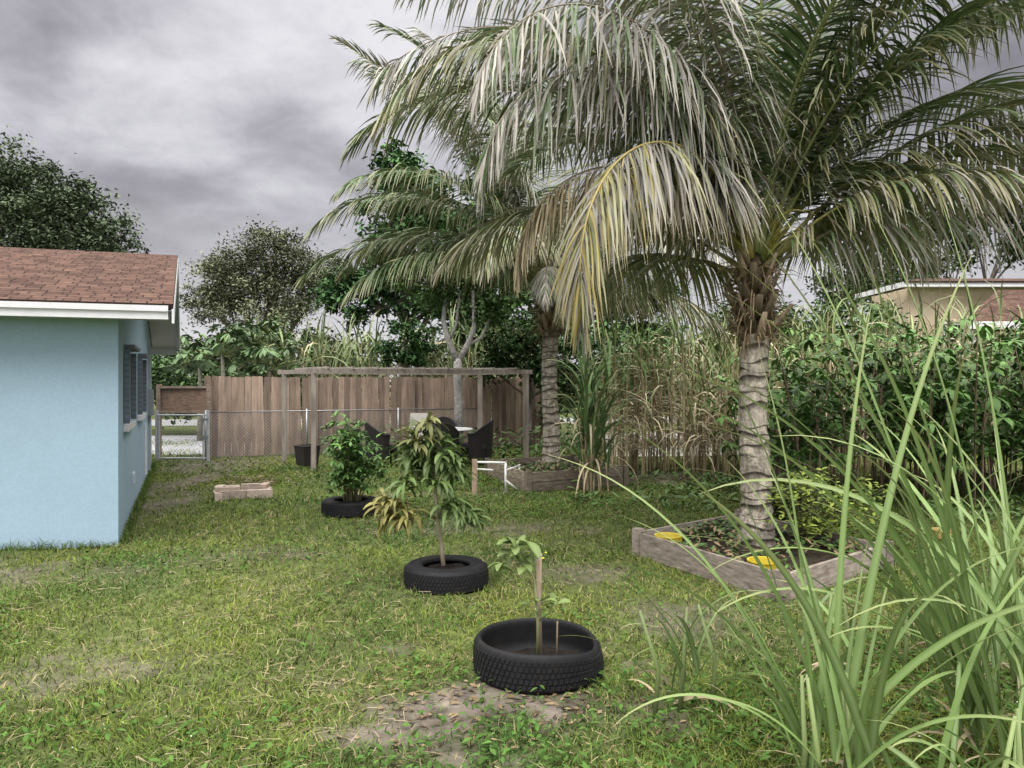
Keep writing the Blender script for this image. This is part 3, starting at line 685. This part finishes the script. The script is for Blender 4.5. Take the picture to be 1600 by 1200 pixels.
F1=[(110,89,5.4,12,g_(hang=.35,azb=20)),(70,84,5.2,26,g_(hang=.5)),(100,74,5.0,44,g_(hang=.7)),(35,75,5.3,42,g_(hang=.8)),(8,66,5.2,62,g_(hang=1.2)),(345,66,5.0,72,g_(hang=1.5)),(20,54,5.0,62,g_(hang=1.4)),(325,72,5.0,80,g_(hang=1.4)),
 (355,50,4.8,76,g_(kind='olive',hang=1.9)),(50,48,4.6,66,g_(hang=1.2)),(85,52,4.4,70),(130,58,4.4,76),(150,72,4.8,74),(0,78,5.4,48,g_(hang=.9)),(14,42,4.7,58,g_(kind='olive',hang=2.1)),
 (40,34,4.2,62,g_(kind='olive',hang=2.2)),(330,46,2.9,90,g_(kind='olive',hang=2.6,Lmax=.75)),(15,62,5.3,56,g_(hang=1.2)),(338,74,5.2,66,g_(kind='olive',hang=1.2)),(4,44,4.8,60,g_(kind='olive',hang=2)),(352,36,3.8,66,g_(kind='grey',hang=2.3)),(75,60,4.8,50,g_(hang=.8)),
 (222,74,3.9,178,g_(kind='yellow',hang=2.8,p=1.0)),(212,72,3.3,165,g_(kind='yellow',hang=2.8,p=1.0,Lmax=.85)),(214,82,4.6,150,g_(kind='grey',hang=2.8)),(186,76,4.9,120,g_(kind='grey',hang=2.4)),(204,78,4.2,160,g_(kind='grey',hang=2.8)),
 (170,80,5.2,90,g_(kind='grey',hang=2.0)),(228,84,4.9,112,g_(kind='grey',hang=2.4)),(175,62,4.8,100,g_(kind='green',hang=1.8)),(196,74,4.8,132,g_(kind='olive',hang=2.4)),
 (192,86,5.2,74,g_(kind='grey',hang=1.5)),(206,84,5.4,86,g_(kind='olive',hang=1.8)),(155,40,3.8,80,g_(kind='olive',hang=2.4)),(196,60,3.3,150,g_(kind='tan',hang=3,Lmax=.8)),
 (300,84,5.0,95,g_(kind='green',hang=1.3)),(260,87,5.2,40,g_(kind='green',hang=.6)),(120,26,3.4,60,g_(kind='olive',hang=2.6)),(315,82,5.2,62,g_(hang=1.1))]
palm('coconut_palm',2.4,7.6,.12,2.8,.205,.135,F1)
F2=[(183,42,4.8,85,g_(hang=1.6,Lmax=1.15)),(190,66,5.8,38,g_(kind='olive',hang=.6,Lmax=.75)),(175,76,5.4,55,g_(hang=.9)),(150,60,4.8,75),(120,80,5,40,g_(hang=.7)),(90,85,5,30,g_(hang=.6)),(60,60,4.8,80),(20,50,4.6,85),
 (200,78,5.4,70,g_(kind='grey',hang=1.6)),(215,62,4.8,100,g_(hang=1.8)),(240,76,5.0,92,g_(hang=1.8)),(165,50,4.7,95,g_(hang=1.8)),(205,36,4.0,85,g_(kind='green',hang=2.4)),(196,58,5.0,105,g_(hang=2)),
 (250,50,3.6,110,g_(kind='olive',hang=2.6)),(300,55,4,110,g_(kind='olive',hang=2.4)),(330,40,4,90,g_(kind='grey',hang=2.6)),(285,40,2.4,120,g_(kind='grey',hang=3,Lmax=.7)),(180,86,5.4,50,g_(kind='grey')),(0,20,3.4,70,g_(kind='olive',hang=2.5)),(225,84,5,95,g_(kind='grey',hang=2.4)),(185,84,5.8,60,g_(kind='green',hang=1.2)),(265,40,2.4,110,g_(kind='grey',hang=3,Lmax=.6))]
palm('coconut_palm.001',.70,14.0,.2,3.25,.19,.14,F2)

# ---------------------------------------------------------------- sugarcane
def cane(stalk,leaf,x,y,h,dry=.3,nl=8,Ll=1.0,wl=.018,lean=.15,K=8,green=(.105,.17,.05),r=.013,el0=58,drc=(.36,.30,.19)):
    an=rng.random()*2*pi; ln=rng.random()*lean*h
    P=A([[x,y,0],[x+ln*.3*cos(an),y+ln*.3*sin(an),h*.5],[x+ln*cos(an),y+ln*sin(an),h]])
    tube(stalk,P,[r,r,r*.6],6,A([.34,.28,.17])*(.6+.7*rng.random()))
    f=np.linspace(.25,1,nl)+rng.normal(0,.03,nl); f=np.clip(f,.05,1)
    pos=A([np.interp(f,[0,.5,1],P[:,i]) for i in range(3)]).T
    isd=(rng.random(nl)<dry*1.6*(1.2-f))
    c=vary(green,nl,.6,1.4); c[isd]=vary(drc,isd.sum(),.6,1.3)
    el=np.radians(np.where(isd,20,el0+18*f)+rng.normal(0,10,nl)); dr=np.radians(np.where(isd,120,70)+rng.normal(0,25,nl))
    blades(leaf,pos,rng.random(nl)*2*pi,el,Ll*(.7+.5*rng.random(nl)),dr,wl*(.7+.5*rng.random(nl)),c,K=K,kind='cane',roll=.5,tip=A([.25,.22,.11]),p=1.6)
E=empty('sugarcane_stand'); s=Acc(); l=Acc()
for i in range(220):
    x=1.7+5.6*rng.random(); y=13.6+2.4*rng.random()+(.12*x)
    cane(s,l,x,y,1.5+1.3*rng.random(),dry=.68,nl=9,Ll=1.1,K=6,green=(.135,.20,.065),drc=(.44,.38,.25),r=.015)
s.build('stalks',M_bark,E); l.build('leaves',M_leaf,E)
E=empty('sugarcane_plant'); s=Acc(); l=Acc()
for i in range(17): cane(s,l,1.25+rng.normal(0,.12),12.2+rng.normal(0,.1),.8+1.4*rng.random(),dry=.12,nl=10,Ll=1.2,wl=.028,lean=.28,green=(.105,.18,.065),el0=62)
s.build('stalks',M_bark,E); l.build('leaves',M_leaf,E)
E=empty('elephant_grass'); s=Acc(); l=Acc()
for i in range(190):
    cane(s,l,-7.8+9*rng.random(),22.3+1.4*rng.random(),2.0+1.0*rng.random(),dry=.2,nl=8,Ll=1.4,wl=.035,K=6,green=(.17,.22,.10))
for i in range(120):
    cane(s,l,4+9*rng.random(),17.5+3*rng.random(),2.2+1.3*rng.random(),dry=.2,nl=8,Ll=1.4,wl=.03,K=6,green=(.16,.21,.085))
s.build('stalks',M_bark,E); l.build('leaves',M_leaf,E)

def clump(name,cx,cy,n,Lr,spread,wl=.022,elr=(55,85),dr=(25,90),extra=[]):
    E=empty(name); l=Acc(); s=Acc()
    az=rng.random(n)*2*pi
    bs=np.stack([cx+rng.normal(0,spread,n),cy+rng.normal(0,spread,n),.02+.25*rng.random(n)],-1)
    el=np.radians(elr[0]+(elr[1]-elr[0])*rng.random(n)); L_=Lr[0]+(Lr[1]-Lr[0])*rng.random(n); d_=np.radians(dr[0]+(dr[1]-dr[0])*rng.random(n))
    blades(l,bs,az,el,L_,d_,wl*(.6+.6*rng.random(n)),vary([.13,.215,.055],n,.55,1.3),K=18,kind='cane',roll=.5,fold=.4,mid=(.27,.35,.16),tip=A([.22,.22,.09]),p=1.7,azbend=rng.normal(0,.25,n))
    for (x0,y0,z0,a_,e_,L2,dd,w2) in extra:
        blades(l,[[x0,y0,z0]],radians(a_),radians(e_),L2,radians(dd),w2,A([.15,.24,.065])*(.75+.4*rng.random()),K=22,kind='cane',roll=.3,fold=.4,mid=(.29,.37,.17),tip=A([.24,.24,.10]),p=1.7)
    for i in range(max(3,n//4)):
        q=A([cx+rng.normal(0,spread),cy+rng.normal(0,spread)]); tube(s,[[*q,-.02],[q[0]+.02,q[1],.25],[q[0]+rng.normal(0,.05),q[1],.55]],[.014,.012,.007],7,A([.2,.26,.10])*(.7+.5*rng.random()))
    n2=n//2; blades(l,np.stack([cx+rng.normal(0,spread,n2),cy+rng.normal(0,spread,n2),.03+.1*rng.random(n2)],-1),rng.random(n2)*2*pi,.6,.25+.45*rng.random(n2),1.6,.012,vary([.34,.28,.18],n2),K=8,kind='cane',roll=.6)
    l.build('leaves',M_blade,E); s.build('stems',M_blade,E,smooth=True)
clump('cane_grass_clump',1.30,3.05,20,(.7,1.5),.08,wl=.021,extra=[
 (1.2,3.1,.2,178,66,1.5,92,.021),(1.2,3.1,.2,170,72,1.25,55,.020),(1.3,3.05,.3,150,80,2.0,30,.022),(1.35,3.1,.3,20,78,2.1,20,.024),(1.3,3.1,.3,40,86,1.8,18,.018),(1.25,3.1,.1,190,52,1.05,95,.02),(1.3,3.0,.1,20,55,1.1,110,.024),(1.25,3.2,.3,120,86,1.6,18,.017),(1.2,3.1,.2,160,68,1.7,58,.022),(1.3,3.1,.2,175,74,1.7,48,.022)])
clump('cane_grass_clump.001',2.25,3.3,46,(.9,2.2),.15,wl=.025,extra=[
 (2.1,3.4,.2,168,70,2.2,52,.027),(2.1,3.4,.2,175,76,2.4,38,.026),(2.1,3.4,.2,160,62,1.9,68,.026),(2.1,3.3,.2,185,64,1.7,98,.027),(2.1,3.4,.2,150,82,2.6,20,.024),(2.1,3.4,.2,180,66,2.0,58,.028),(2.1,3.4,.3,165,74,2.3,44,.027),(2.0,3.3,.2,190,58,1.5,90,.026),(2.1,3.4,.2,172,80,2.5,28,.024),(2.0,3.2,.2,178,70,2.3,62,.027),(2.1,3.3,.3,140,84,2.6,24,.026),(2.0,3.4,.3,170,64,1.9,46,.025),(2.0,3.4,.3,160,77,2.5,18,.026),(2.05,3.3,.3,176,72,2.4,22,.026),(2.2,3.3,.3,120,86,2.5,16,.026)])
clump('cane_grass_clump.002',.92,4.0,12,(.35,.9),.07,wl=.017,elr=(45,85),dr=(40,110))
clump('cane_grass_clump.003',2.75,4.4,32,(.8,2.0),.22)
clump('cane_grass_clump.004',1.9,4.4,9,(.4,.9),.14,wl=.016,elr=(45,85),dr=(40,110))
clump('cane_grass_clump.005',1.75,2.75,16,(.5,1.1),.12,wl=.02,elr=(45,80),dr=(50,110))

# ---------------------------------------------------------------- cassava hedge
E=empty('cassava_hedge'); s=Acc(); C=[]
for i in range(200):
    x=3.9+7.5*rng.random(); y=10.2+3.4*rng.random()+.05*x; h=(1.6+1.1*rng.random())*(1 if x>4.6 else .8)
    tx,ty=x+rng.normal(0,.25),y+rng.normal(0,.2)
    tube(s,[[x,y,0],[x+rng.normal(0,.06),y,h*.5],[tx,ty,h]],[.016,.013,.007],5,A([.2,.15,.1])*(.6+.6*rng.random()))
    for f in np.linspace(.3,1.0,15):
        bx_=x+(tx-x)*f; by=y+(ty-y)*f; an=rng.random()*2*pi; r=.12+.25*rng.random()
        C.append([bx_+r*cos(an),by+r*sin(an),h*f+.04+rng.normal(0,.05)])
C=A(C); l=Acc(); palmate(l,C,.18+.11*rng.random(len(C)),vary([.085,.165,.042],len(C),.4,1.7),nl=6,wr=.17,K=4,tilt=.4,droop=.9)
s.build('stems',M_bark,E); l.build('leaves',M_leaf,E)
E=empty('yellow_green_shrub'); s=Acc(); l=Acc()
for i in range(52):
    T=A([3.05+rng.normal(0,.25),7.5+rng.normal(0,.2),.3+.46*rng.random()]); tube(s,[[2.9,7.7,.1],(T+A([2.9,7.7,.1]))/2+A([0,0,.06]),T],[.008,.006,.003],5,(.15,.14,.07))
    n=22; blades(l,T+rng.normal(0,.06,(n,3)),rng.random(n)*2*pi,radians(-20)+rng.random(n),.05+.05*rng.random(n),.6,.016,vary([.23,.30,.055],n,.5,1.3),K=4,kind='leaf',roll=.3)
s.build('stems',M_bark,E); l.build('leaves',M_leaf,E)
l=Acc(); n=5200; x=.9+9*rng.random(n); y=9.2+4.6*rng.random(n)**1.2; k=keep(x,y,0)&(fbm(x*1.2,y*1.2,81)>.47)&(y>10.6-.42*(x-1)); x,y=x[k],y[k]; n=len(x)
blades(l,np.stack([x,y,.02+.25*rng.random(n)*fbm(x,y,82)],-1),rng.random(n)*2*pi,radians(0)+rng.random(n)*1.1,.08+.12*rng.random(n),.8,.022,vary([.075,.135,.037],n),K=4,kind='leaf',roll=.4)
n=900; x=-3.5+5*rng.random(n); y=16.8+1.8*rng.random(n)
blades(l,np.stack([x,y,.05+.6*rng.random(n)**2],-1),rng.random(n)*2*pi,rng.random(n),.1+.12*rng.random(n),.8,.03,vary([.06,.11,.03],n),K=4,kind='leaf',roll=.4)
l.build('undergrowth',M_leaf)

# ---------------------------------------------------------------- trees
def crown(acc,clumps,dens,ls,col,sub=26,wr=.28,droop=.5,flat=1.0):
    for (cx,cy,cz,rx,ry,rz) in clumps:
        m=sub; dirs=nrm(rng.normal(0,1,(m,3))); rr=rng.random(m)**.35*.95
        sc=A([cx,cy,cz])+dirs*rr[:,None]*A([rx,ry,rz]); sr=.30*(rx*ry*rz)**(1/3)*(.6+.7*rng.random(m)); tone=.5+.95*rng.random(m)
        n=int(dens*rx*rz); nn_=max(6,n//m)
        for i in range(m):
            o=rng.normal(0,.55,(nn_,3))*sr[i]*A([1.15,1.15,.8*flat])
            c=A(col)[None]*tone[i]*(.65+.7*rng.random(nn_))[:,None]
            blades(acc,sc[i]+o,rng.random(nn_)*2*pi,radians(40)-radians(90)*rng.random(nn_),ls*(.6+.8*rng.random(nn_)),droop,ls*wr*(.7+.6*rng.random(nn_)),c,K=3,kind='leaf',roll=.5)
def tree(name,x,y,h,r,clumps,dens,ls,col,bark=(.16,.14,.12),fork=.4,**k):
    E=empty(name); a=Acc(); l=Acc()
    tube(a,[[x,y,-.1],[x+.05,y,h*.2],[x+.1,y+.05,h*.45],[x,y,h*.8]],[r,r*.8,r*.55,r*.15],10,bark)
    for c in clumps:
        s0=A([x+.05,y,h*(fork-.15+.3*rng.random())]); T=A(c[:3]); mid_=(s0+T)/2+A([0,0,-.1*h*.3]); tube(a,[s0,mid_,T,T+A([c[3]*.4,0,c[5]*.5])],[r*.45,r*.3,r*.14,r*.04],6,bark)
        for j in range(4):
            T2=T+nrm(rng.normal(0,1,3))*A(c[3:])*.8; tube(a,[mid_,(mid_+T2)/2+A([0,0,.1]),T2],[r*.2,r*.12,r*.03],5,bark)
    a.build('trunk',M_bark,E,smooth=True); crown(l,clumps,dens,ls,col,**k); l.build('crown',M_crown,E)
tree('oak_tree',-22.5,36,11,.45,[(-20,35,9.2,2.4,2.2,2.0),(-22.8,36,11,2.6,2.3,2.0),(-25.5,36,10.4,2.8,2.4,2.4),(-18.2,35,8.1,1.4,1.4,1.2),(-22.5,35,8,3.6,2,1.6),(-28,37,9.5,3,3,3)],1700,.19,(.085,.11,.065),sub=44)
tree('olive_green_tree',-10.2,32,7,.25,[(-11.6,32,6.2,1.7,1.6,1.3),(-9.8,32,7.0,1.7,1.6,1.4),(-8.2,32,6.2,1.4,1.5,1.3),(-10.2,31.5,5.0,2.4,1.8,1.3),(-12.6,32,5.2,1.1,1,1)],3000,.13,(.14,.155,.095),bark=(.15,.12,.09),sub=48)
tree('tall_tree',-3.7,26,9,.25,[(-3.9,26,8.9,.75,.8,1.0),(-3.2,26,8.2,1.1,1,.9),(-4.0,26,7.3,1.2,1.1,1.0),(-2.9,26,6.6,1.5,1.2,1.2),(-4.4,26,5.6,1.4,1.2,1.1),(-2.4,26,5.0,1.9,1.4,1.3),(-5.2,26.3,4.6,1.3,1.1,.9),(-.8,26.5,8.8,1.0,1,1.0),(-.6,26.5,7,1.6,1.3,1.5)],2000,.2,(.065,.125,.05),sub=26)
tree('broadleaf_tree',.8,25,7.5,.22,[(0,25,6,1.8,1.5,1.6),(2.2,25,5.6,1.8,1.5,1.5),(1,24,4.0,2.6,1.6,1.3),(3.8,25,4.2,1.8,1.4,1.4),(-1.6,24.6,3.9,1.4,1.2,1.2)],1300,.2,(.055,.095,.038),sub=26)
tree('round_topped_tree',-3.1,22.0,3.0,.08,[(-3.1,22.0,2.85,.85,.8,.75)],5200,.11,(.035,.075,.027),sub=34)
E=empty('grey_barked_tree'); a=Acc(); l=Acc(); gb_=(.34,.33,.31)
q0=A([-1.27,18.1,0])
for pts,rr in [([[0,0,-.05],[.02,0,1.2],[-.02,0,2.0],[.0,0,2.3]],[.13,.11,.10,.1]),([[0,0,2.2],[-.22,0,2.7],[-.35,.05,3.2],[-.3,.1,4.0]],[.09,.07,.055,.03]),([[0,0,2.2],[.2,0,2.6],[.38,0,3.0],[.35,0,3.9]],[.08,.065,.05,.03]),([[.2,0,2.6],[.55,.1,2.8],[.8,.1,3.4]],[.045,.035,.02]),([[-.22,0,2.7],[-.05,0,3.1],[.05,0,3.9]],[.045,.035,.02])]:
    tube(a,A(pts)+q0,rr,9,gb_)
a.build('trunk',M_palmtrunk,E,smooth=True)
crown(l,[(-1.9,18.2,4.2,.9,.8,.6),(-.9,18.2,4.3,.9,.8,.7),(-.2,18.3,3.6,.7,.7,.6)],2600,.13,(.07,.12,.043),sub=22); l.build('crown',M_crown,E)
tree('dark_shrub_tree',.4,19.6,3.2,.09,[(.3,19.5,2.7,.95,.7,.8),(-.5,19.6,2.2,.6,.6,.5),(1.4,19.4,2.2,1.1,.7,.9)],2600,.13,(.038,.068,.027),sub=24)
E=empty('papaya_tree'); a=Acc(); C=[]
for (px,py,ph) in[(-8.3,22,2.6),(-7.6,22.4,2.9),(-9.2,22.6,2.4),(-6.9,21.8,2.2)]:
    tube(a,[[px,py,0],[px+.05,py,ph*.6],[px,py,ph]],[.09,.07,.05],8,(.28,.26,.2))
    for i in range(34):
        an=rng.random()*2*pi; e=radians(-25+80*rng.random()); r=.5+.45*rng.random(); q=A([px+r*cos(an)*cos(e),py+r*sin(an)*cos(e),ph+r*sin(e)])
        tube(a,[[px,py,ph-.1],(A([px,py,ph])+q)/2+A([0,0,.05]),q],[.015,.012,.008],5,(.2,.24,.1)); C.append(q)
l=Acc(); C=A(C); palmate(l,C,.32+.14*rng.random(len(C)),vary([.10,.16,.07],len(C),.5,1.5),nl=9,wr=.17,tilt=.5,droop=.8)
a.build('trunk',M_bark,E,smooth=True); l.build('leaves',M_leaf,E)
tree('broadleaf_tree.001',21,36,8,.3,[(19.5,36,8.4,2.4,2,2.0),(23.5,36,9.5,2.6,2,2),(27,36,8,3,2,3),(16.5,36,6.6,2.2,2,1.8)],1200,.22,(.06,.09,.035),sub=34)
l=Acc(); cl=[]
for i in range(26):
    x=-34+i*3.1+rng.normal(0,.7); cl.append((x,48+rng.normal(0,2),1.6+rng.random()*1.6,2.4,2,2.4+rng.random()*1.2))
crown(l,cl,420,.34,(.08,.105,.05),sub=26)
crown(l,[(-10.8,25.5,1.7,1.6,1.2,1.5),(-13,27,2.2,1.6,1.2,1.7),(-8.2,26.5,2.2,1.8,1,1.6),(-5.8,25,1.8,1.5,1,1.2),(2.5,21,1.7,2.0,1,1.6),(5.2,21.5,2.0,2.2,1,1.8),(8.5,22,1.9,2.4,1,1.6),(12,19,1.6,2.4,1.3,1.5),(10.5,24,3.0,2.0,1,1.7),(8,25,3.2,2.0,1,1.6)],1200,.17,(.07,.115,.047),sub=26)
l.build('distant_trees',M_crown)

# ---------------------------------------------------------------- beige neighbour house
E=empty('beige_house'); a=Acc(); WH=A([.70,.70,.71])
M_st2=vmat('beige_stucco',.8,(20,20,20),.06,.2)
box(a,13.4,26,26,28.6,-.1,4.95,(.50,.41,.29)); a.build('walls',M_st2,E,fix=True)
t=Acc(); box(t,13.05,26.4,25.45,25.5,4.93,5.10,WH); box(t,13.0,13.05,25.45,29.1,4.93,5.10,WH); box(t,13.05,26.4,25.5,25.99,4.95,4.97,WH*.8)
box(t,14.6,15.8,25.96,25.99,2.6,3.8,WH*.9); t.build('trim',M_paint,E,fix=True)
gl=Acc(); box(gl,14.7,15.7,25.93,25.95,2.7,3.7); gl.build('window_glass',M_glass,E)
slab('roof',[(12.95,25.4,5.11),(26.5,25.4,5.11),(25.5,27.3,5.45),(14.5,27.3,5.45)],.05,M_roof,E,[(0,0),(13.5,0),(12.5,2),(1.5,2)])
slab('roof_back',[(14.5,27.302,5.45),(25.5,27.302,5.45),(26.5,29.2,5.11),(12.95,29.2,5.11)],.05,M_roof,E,[(1.5,0),(12.5,0),(13.5,2),(0,2)])
slab('porch_roof',[(13.1,22.3,3.5),(27,22.3,3.5),(27,25.3,4.8),(16.0,25.3,4.8)],.08,M_roof,E,[(0,0),(13.9,0),(13.9,3.3),(2.9,3.3)])
t=Acc(); box(t,13.1,27,22.22,22.29,3.3,3.51,WH); box(t,13.4,13.6,22.5,22.7,0,3.4,WH); box(t,19,19.2,22.5,22.7,0,3.4,WH); t.build('porch_trim',M_paint,E,fix=True)

rd=Acc(); rd.add([[-60,25.2,.02],[60,40,.02],[60,46,.02],[-60,31,.02]],[[0,1,2,3]],(.22,.22,.22)); rd.build('road',vmat('asphalt',.9,(4,4,4),.12,0))
dw=Acc(); dw.add([[2.2,17.6,.03],[9.5,18.4,.03],[11,26.5,.03],[3,26.5,.03]],[[0,1,2,3]],(.34,.33,.32)); dw.add([[-12,18.2,.03],[-6.4,18.2,.03],[-7,25.5,.03],[-14,24.5,.03]],[[0,1,2,3]],(.25,.25,.26)); dw.build('driveway',vmat('concrete',.85,(5,5,5),.12,0))

# ---------------------------------------------------------------- world and light
SUN_EL,SUN_AZ=radians(58),radians(215)
w=bpy.data.worlds.new('World'); scene.world=w; w.use_nodes=True; nt=w.node_tree; L=nt.links; nt.nodes.clear()
out=N(nt,'ShaderNodeOutputWorld'); sky=N(nt,'ShaderNodeTexSky'); sky.sky_type='NISHITA'; sky.sun_disc=False; sky.sun_elevation=SUN_EL; sky.sun_rotation=SUN_AZ
bg1=N(nt,'ShaderNodeBackground'); bg1.inputs[1].default_value=.06; L.new(sky.outputs[0],bg1.inputs[0])
tc=N(nt,'ShaderNodeTexCoord'); sp=N(nt,'ShaderNodeSeparateXYZ'); L.new(tc.outputs['Generated'],sp.inputs[0])
def MA(op,a,b=None,c=None,clamp=False):
    n=N(nt,'ShaderNodeMath',operation=op); n.use_clamp=clamp
    for i,v in enumerate((a,b,c)):
        if v is None: continue
        if isinstance(v,(int,float)): n.inputs[i].default_value=v
        else: L.new(v,n.inputs[i])
    return n.outputs[0]
def MR(src,a,b,c,d_):
    n=N(nt,'ShaderNodeMapRange'); L.new(src,n.inputs[0]); n.interpolation_type='SMOOTHSTEP'
    for i,v in enumerate((a,b,c,d_)): n.inputs[i+1].default_value=v
    return n.outputs[0]
zc=MA('ADD',MA('MAXIMUM',sp.outputs[2],0.0),.35)
cb=N(nt,'ShaderNodeCombineXYZ'); L.new(MA('DIVIDE',sp.outputs[0],zc),cb.inputs[0]); L.new(MA('DIVIDE',sp.outputs[1],zc),cb.inputs[1])
def noise(scale,det,ro,dist,off):
    m=N(nt,'ShaderNodeMapping'); m.inputs['Location'].default_value=off; L.new(cb.outputs[0],m.inputs[0])
    n=N(nt,'ShaderNodeTexNoise'); n.inputs['Scale'].default_value=scale; n.inputs['Detail'].default_value=det; n.inputs['Roughness'].default_value=ro; n.inputs['Distortion'].default_value=dist; L.new(m.outputs[0],n.inputs['Vector']); return n.outputs[0]
n1=noise(1.9,6,.52,.3,(3.1,1.7,0)); n2=noise(6,5,.6,.3,(0,4,2))
v=MA('ADD',MA('MULTIPLY',n1,.72),MA('MULTIPLY',n2,.28))
dp=N(nt,'ShaderNodeVectorMath',operation='DOT_PRODUCT'); L.new(tc.outputs['Generated'],dp.inputs[0]); gd=nrm(A([.0,1,.50])); dp.inputs[1].default_value=tuple(gd)
glow=MA('POWER',MA('MAXIMUM',dp.outputs['Value'],0),16)
v=MA('ADD',v,MA('MULTIPLY',glow,.12))
rp=N(nt,'ShaderNodeValToRGB'); L.new(v,rp.inputs[0]); e=rp.color_ramp.elements
e[0].position=.36; e[0].color=(.25,.242,.272,1); e[1].position=.70; e[1].color=(.88,.87,.91,1)
x_=e.new(.45); x_.color=(.36,.35,.39,1); x_=e.new(.53); x_.color=(.50,.49,.54,1); x_=e.new(.61); x_.color=(.69,.68,.73,1)
mix=N(nt,'ShaderNodeMixRGB'); L.new(MR(sp.outputs[2],.0,.28,.9,0),mix.inputs[0]); L.new(rp.outputs[0],mix.inputs[1]); mix.inputs[2].default_value=(.80,.79,.82,1)
mix2=N(nt,'ShaderNodeMixRGB'); L.new(MR(sp.outputs[2],.44,.75,0,.85),mix2.inputs[0]); L.new(mix.outputs[0],mix2.inputs[1]); mix2.inputs[2].default_value=(.49,.475,.445,1)
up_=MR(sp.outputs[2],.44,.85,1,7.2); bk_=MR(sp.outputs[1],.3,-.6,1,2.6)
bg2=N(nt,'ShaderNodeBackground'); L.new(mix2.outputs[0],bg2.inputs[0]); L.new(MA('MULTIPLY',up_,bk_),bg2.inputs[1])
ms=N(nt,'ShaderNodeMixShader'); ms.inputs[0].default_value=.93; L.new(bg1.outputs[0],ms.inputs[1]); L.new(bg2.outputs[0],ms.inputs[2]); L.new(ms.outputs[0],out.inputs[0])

sd=bpy.data.lights.new('sun','SUN'); sd.energy=1.2; sd.angle=radians(35); sd.color=(1,.96,.9); so=bpy.data.objects.new('sun',sd); scene.collection.objects.link(so)
so.rotation_euler=(radians(90)-SUN_EL,0,-SUN_AZ+pi)

cd=bpy.data.cameras.new('camera'); cd.lens=27; cd.sensor_width=36; cd.clip_end=2000; cd.clip_start=.05
co=bpy.data.objects.new('camera',cd); scene.collection.objects.link(co); co.location=(0,0,1.7); co.rotation_euler=(radians(90),0,0); scene.camera=co
scene.view_settings.view_transform='Standard'; scene.view_settings.look='None'; scene.view_settings.exposure=0
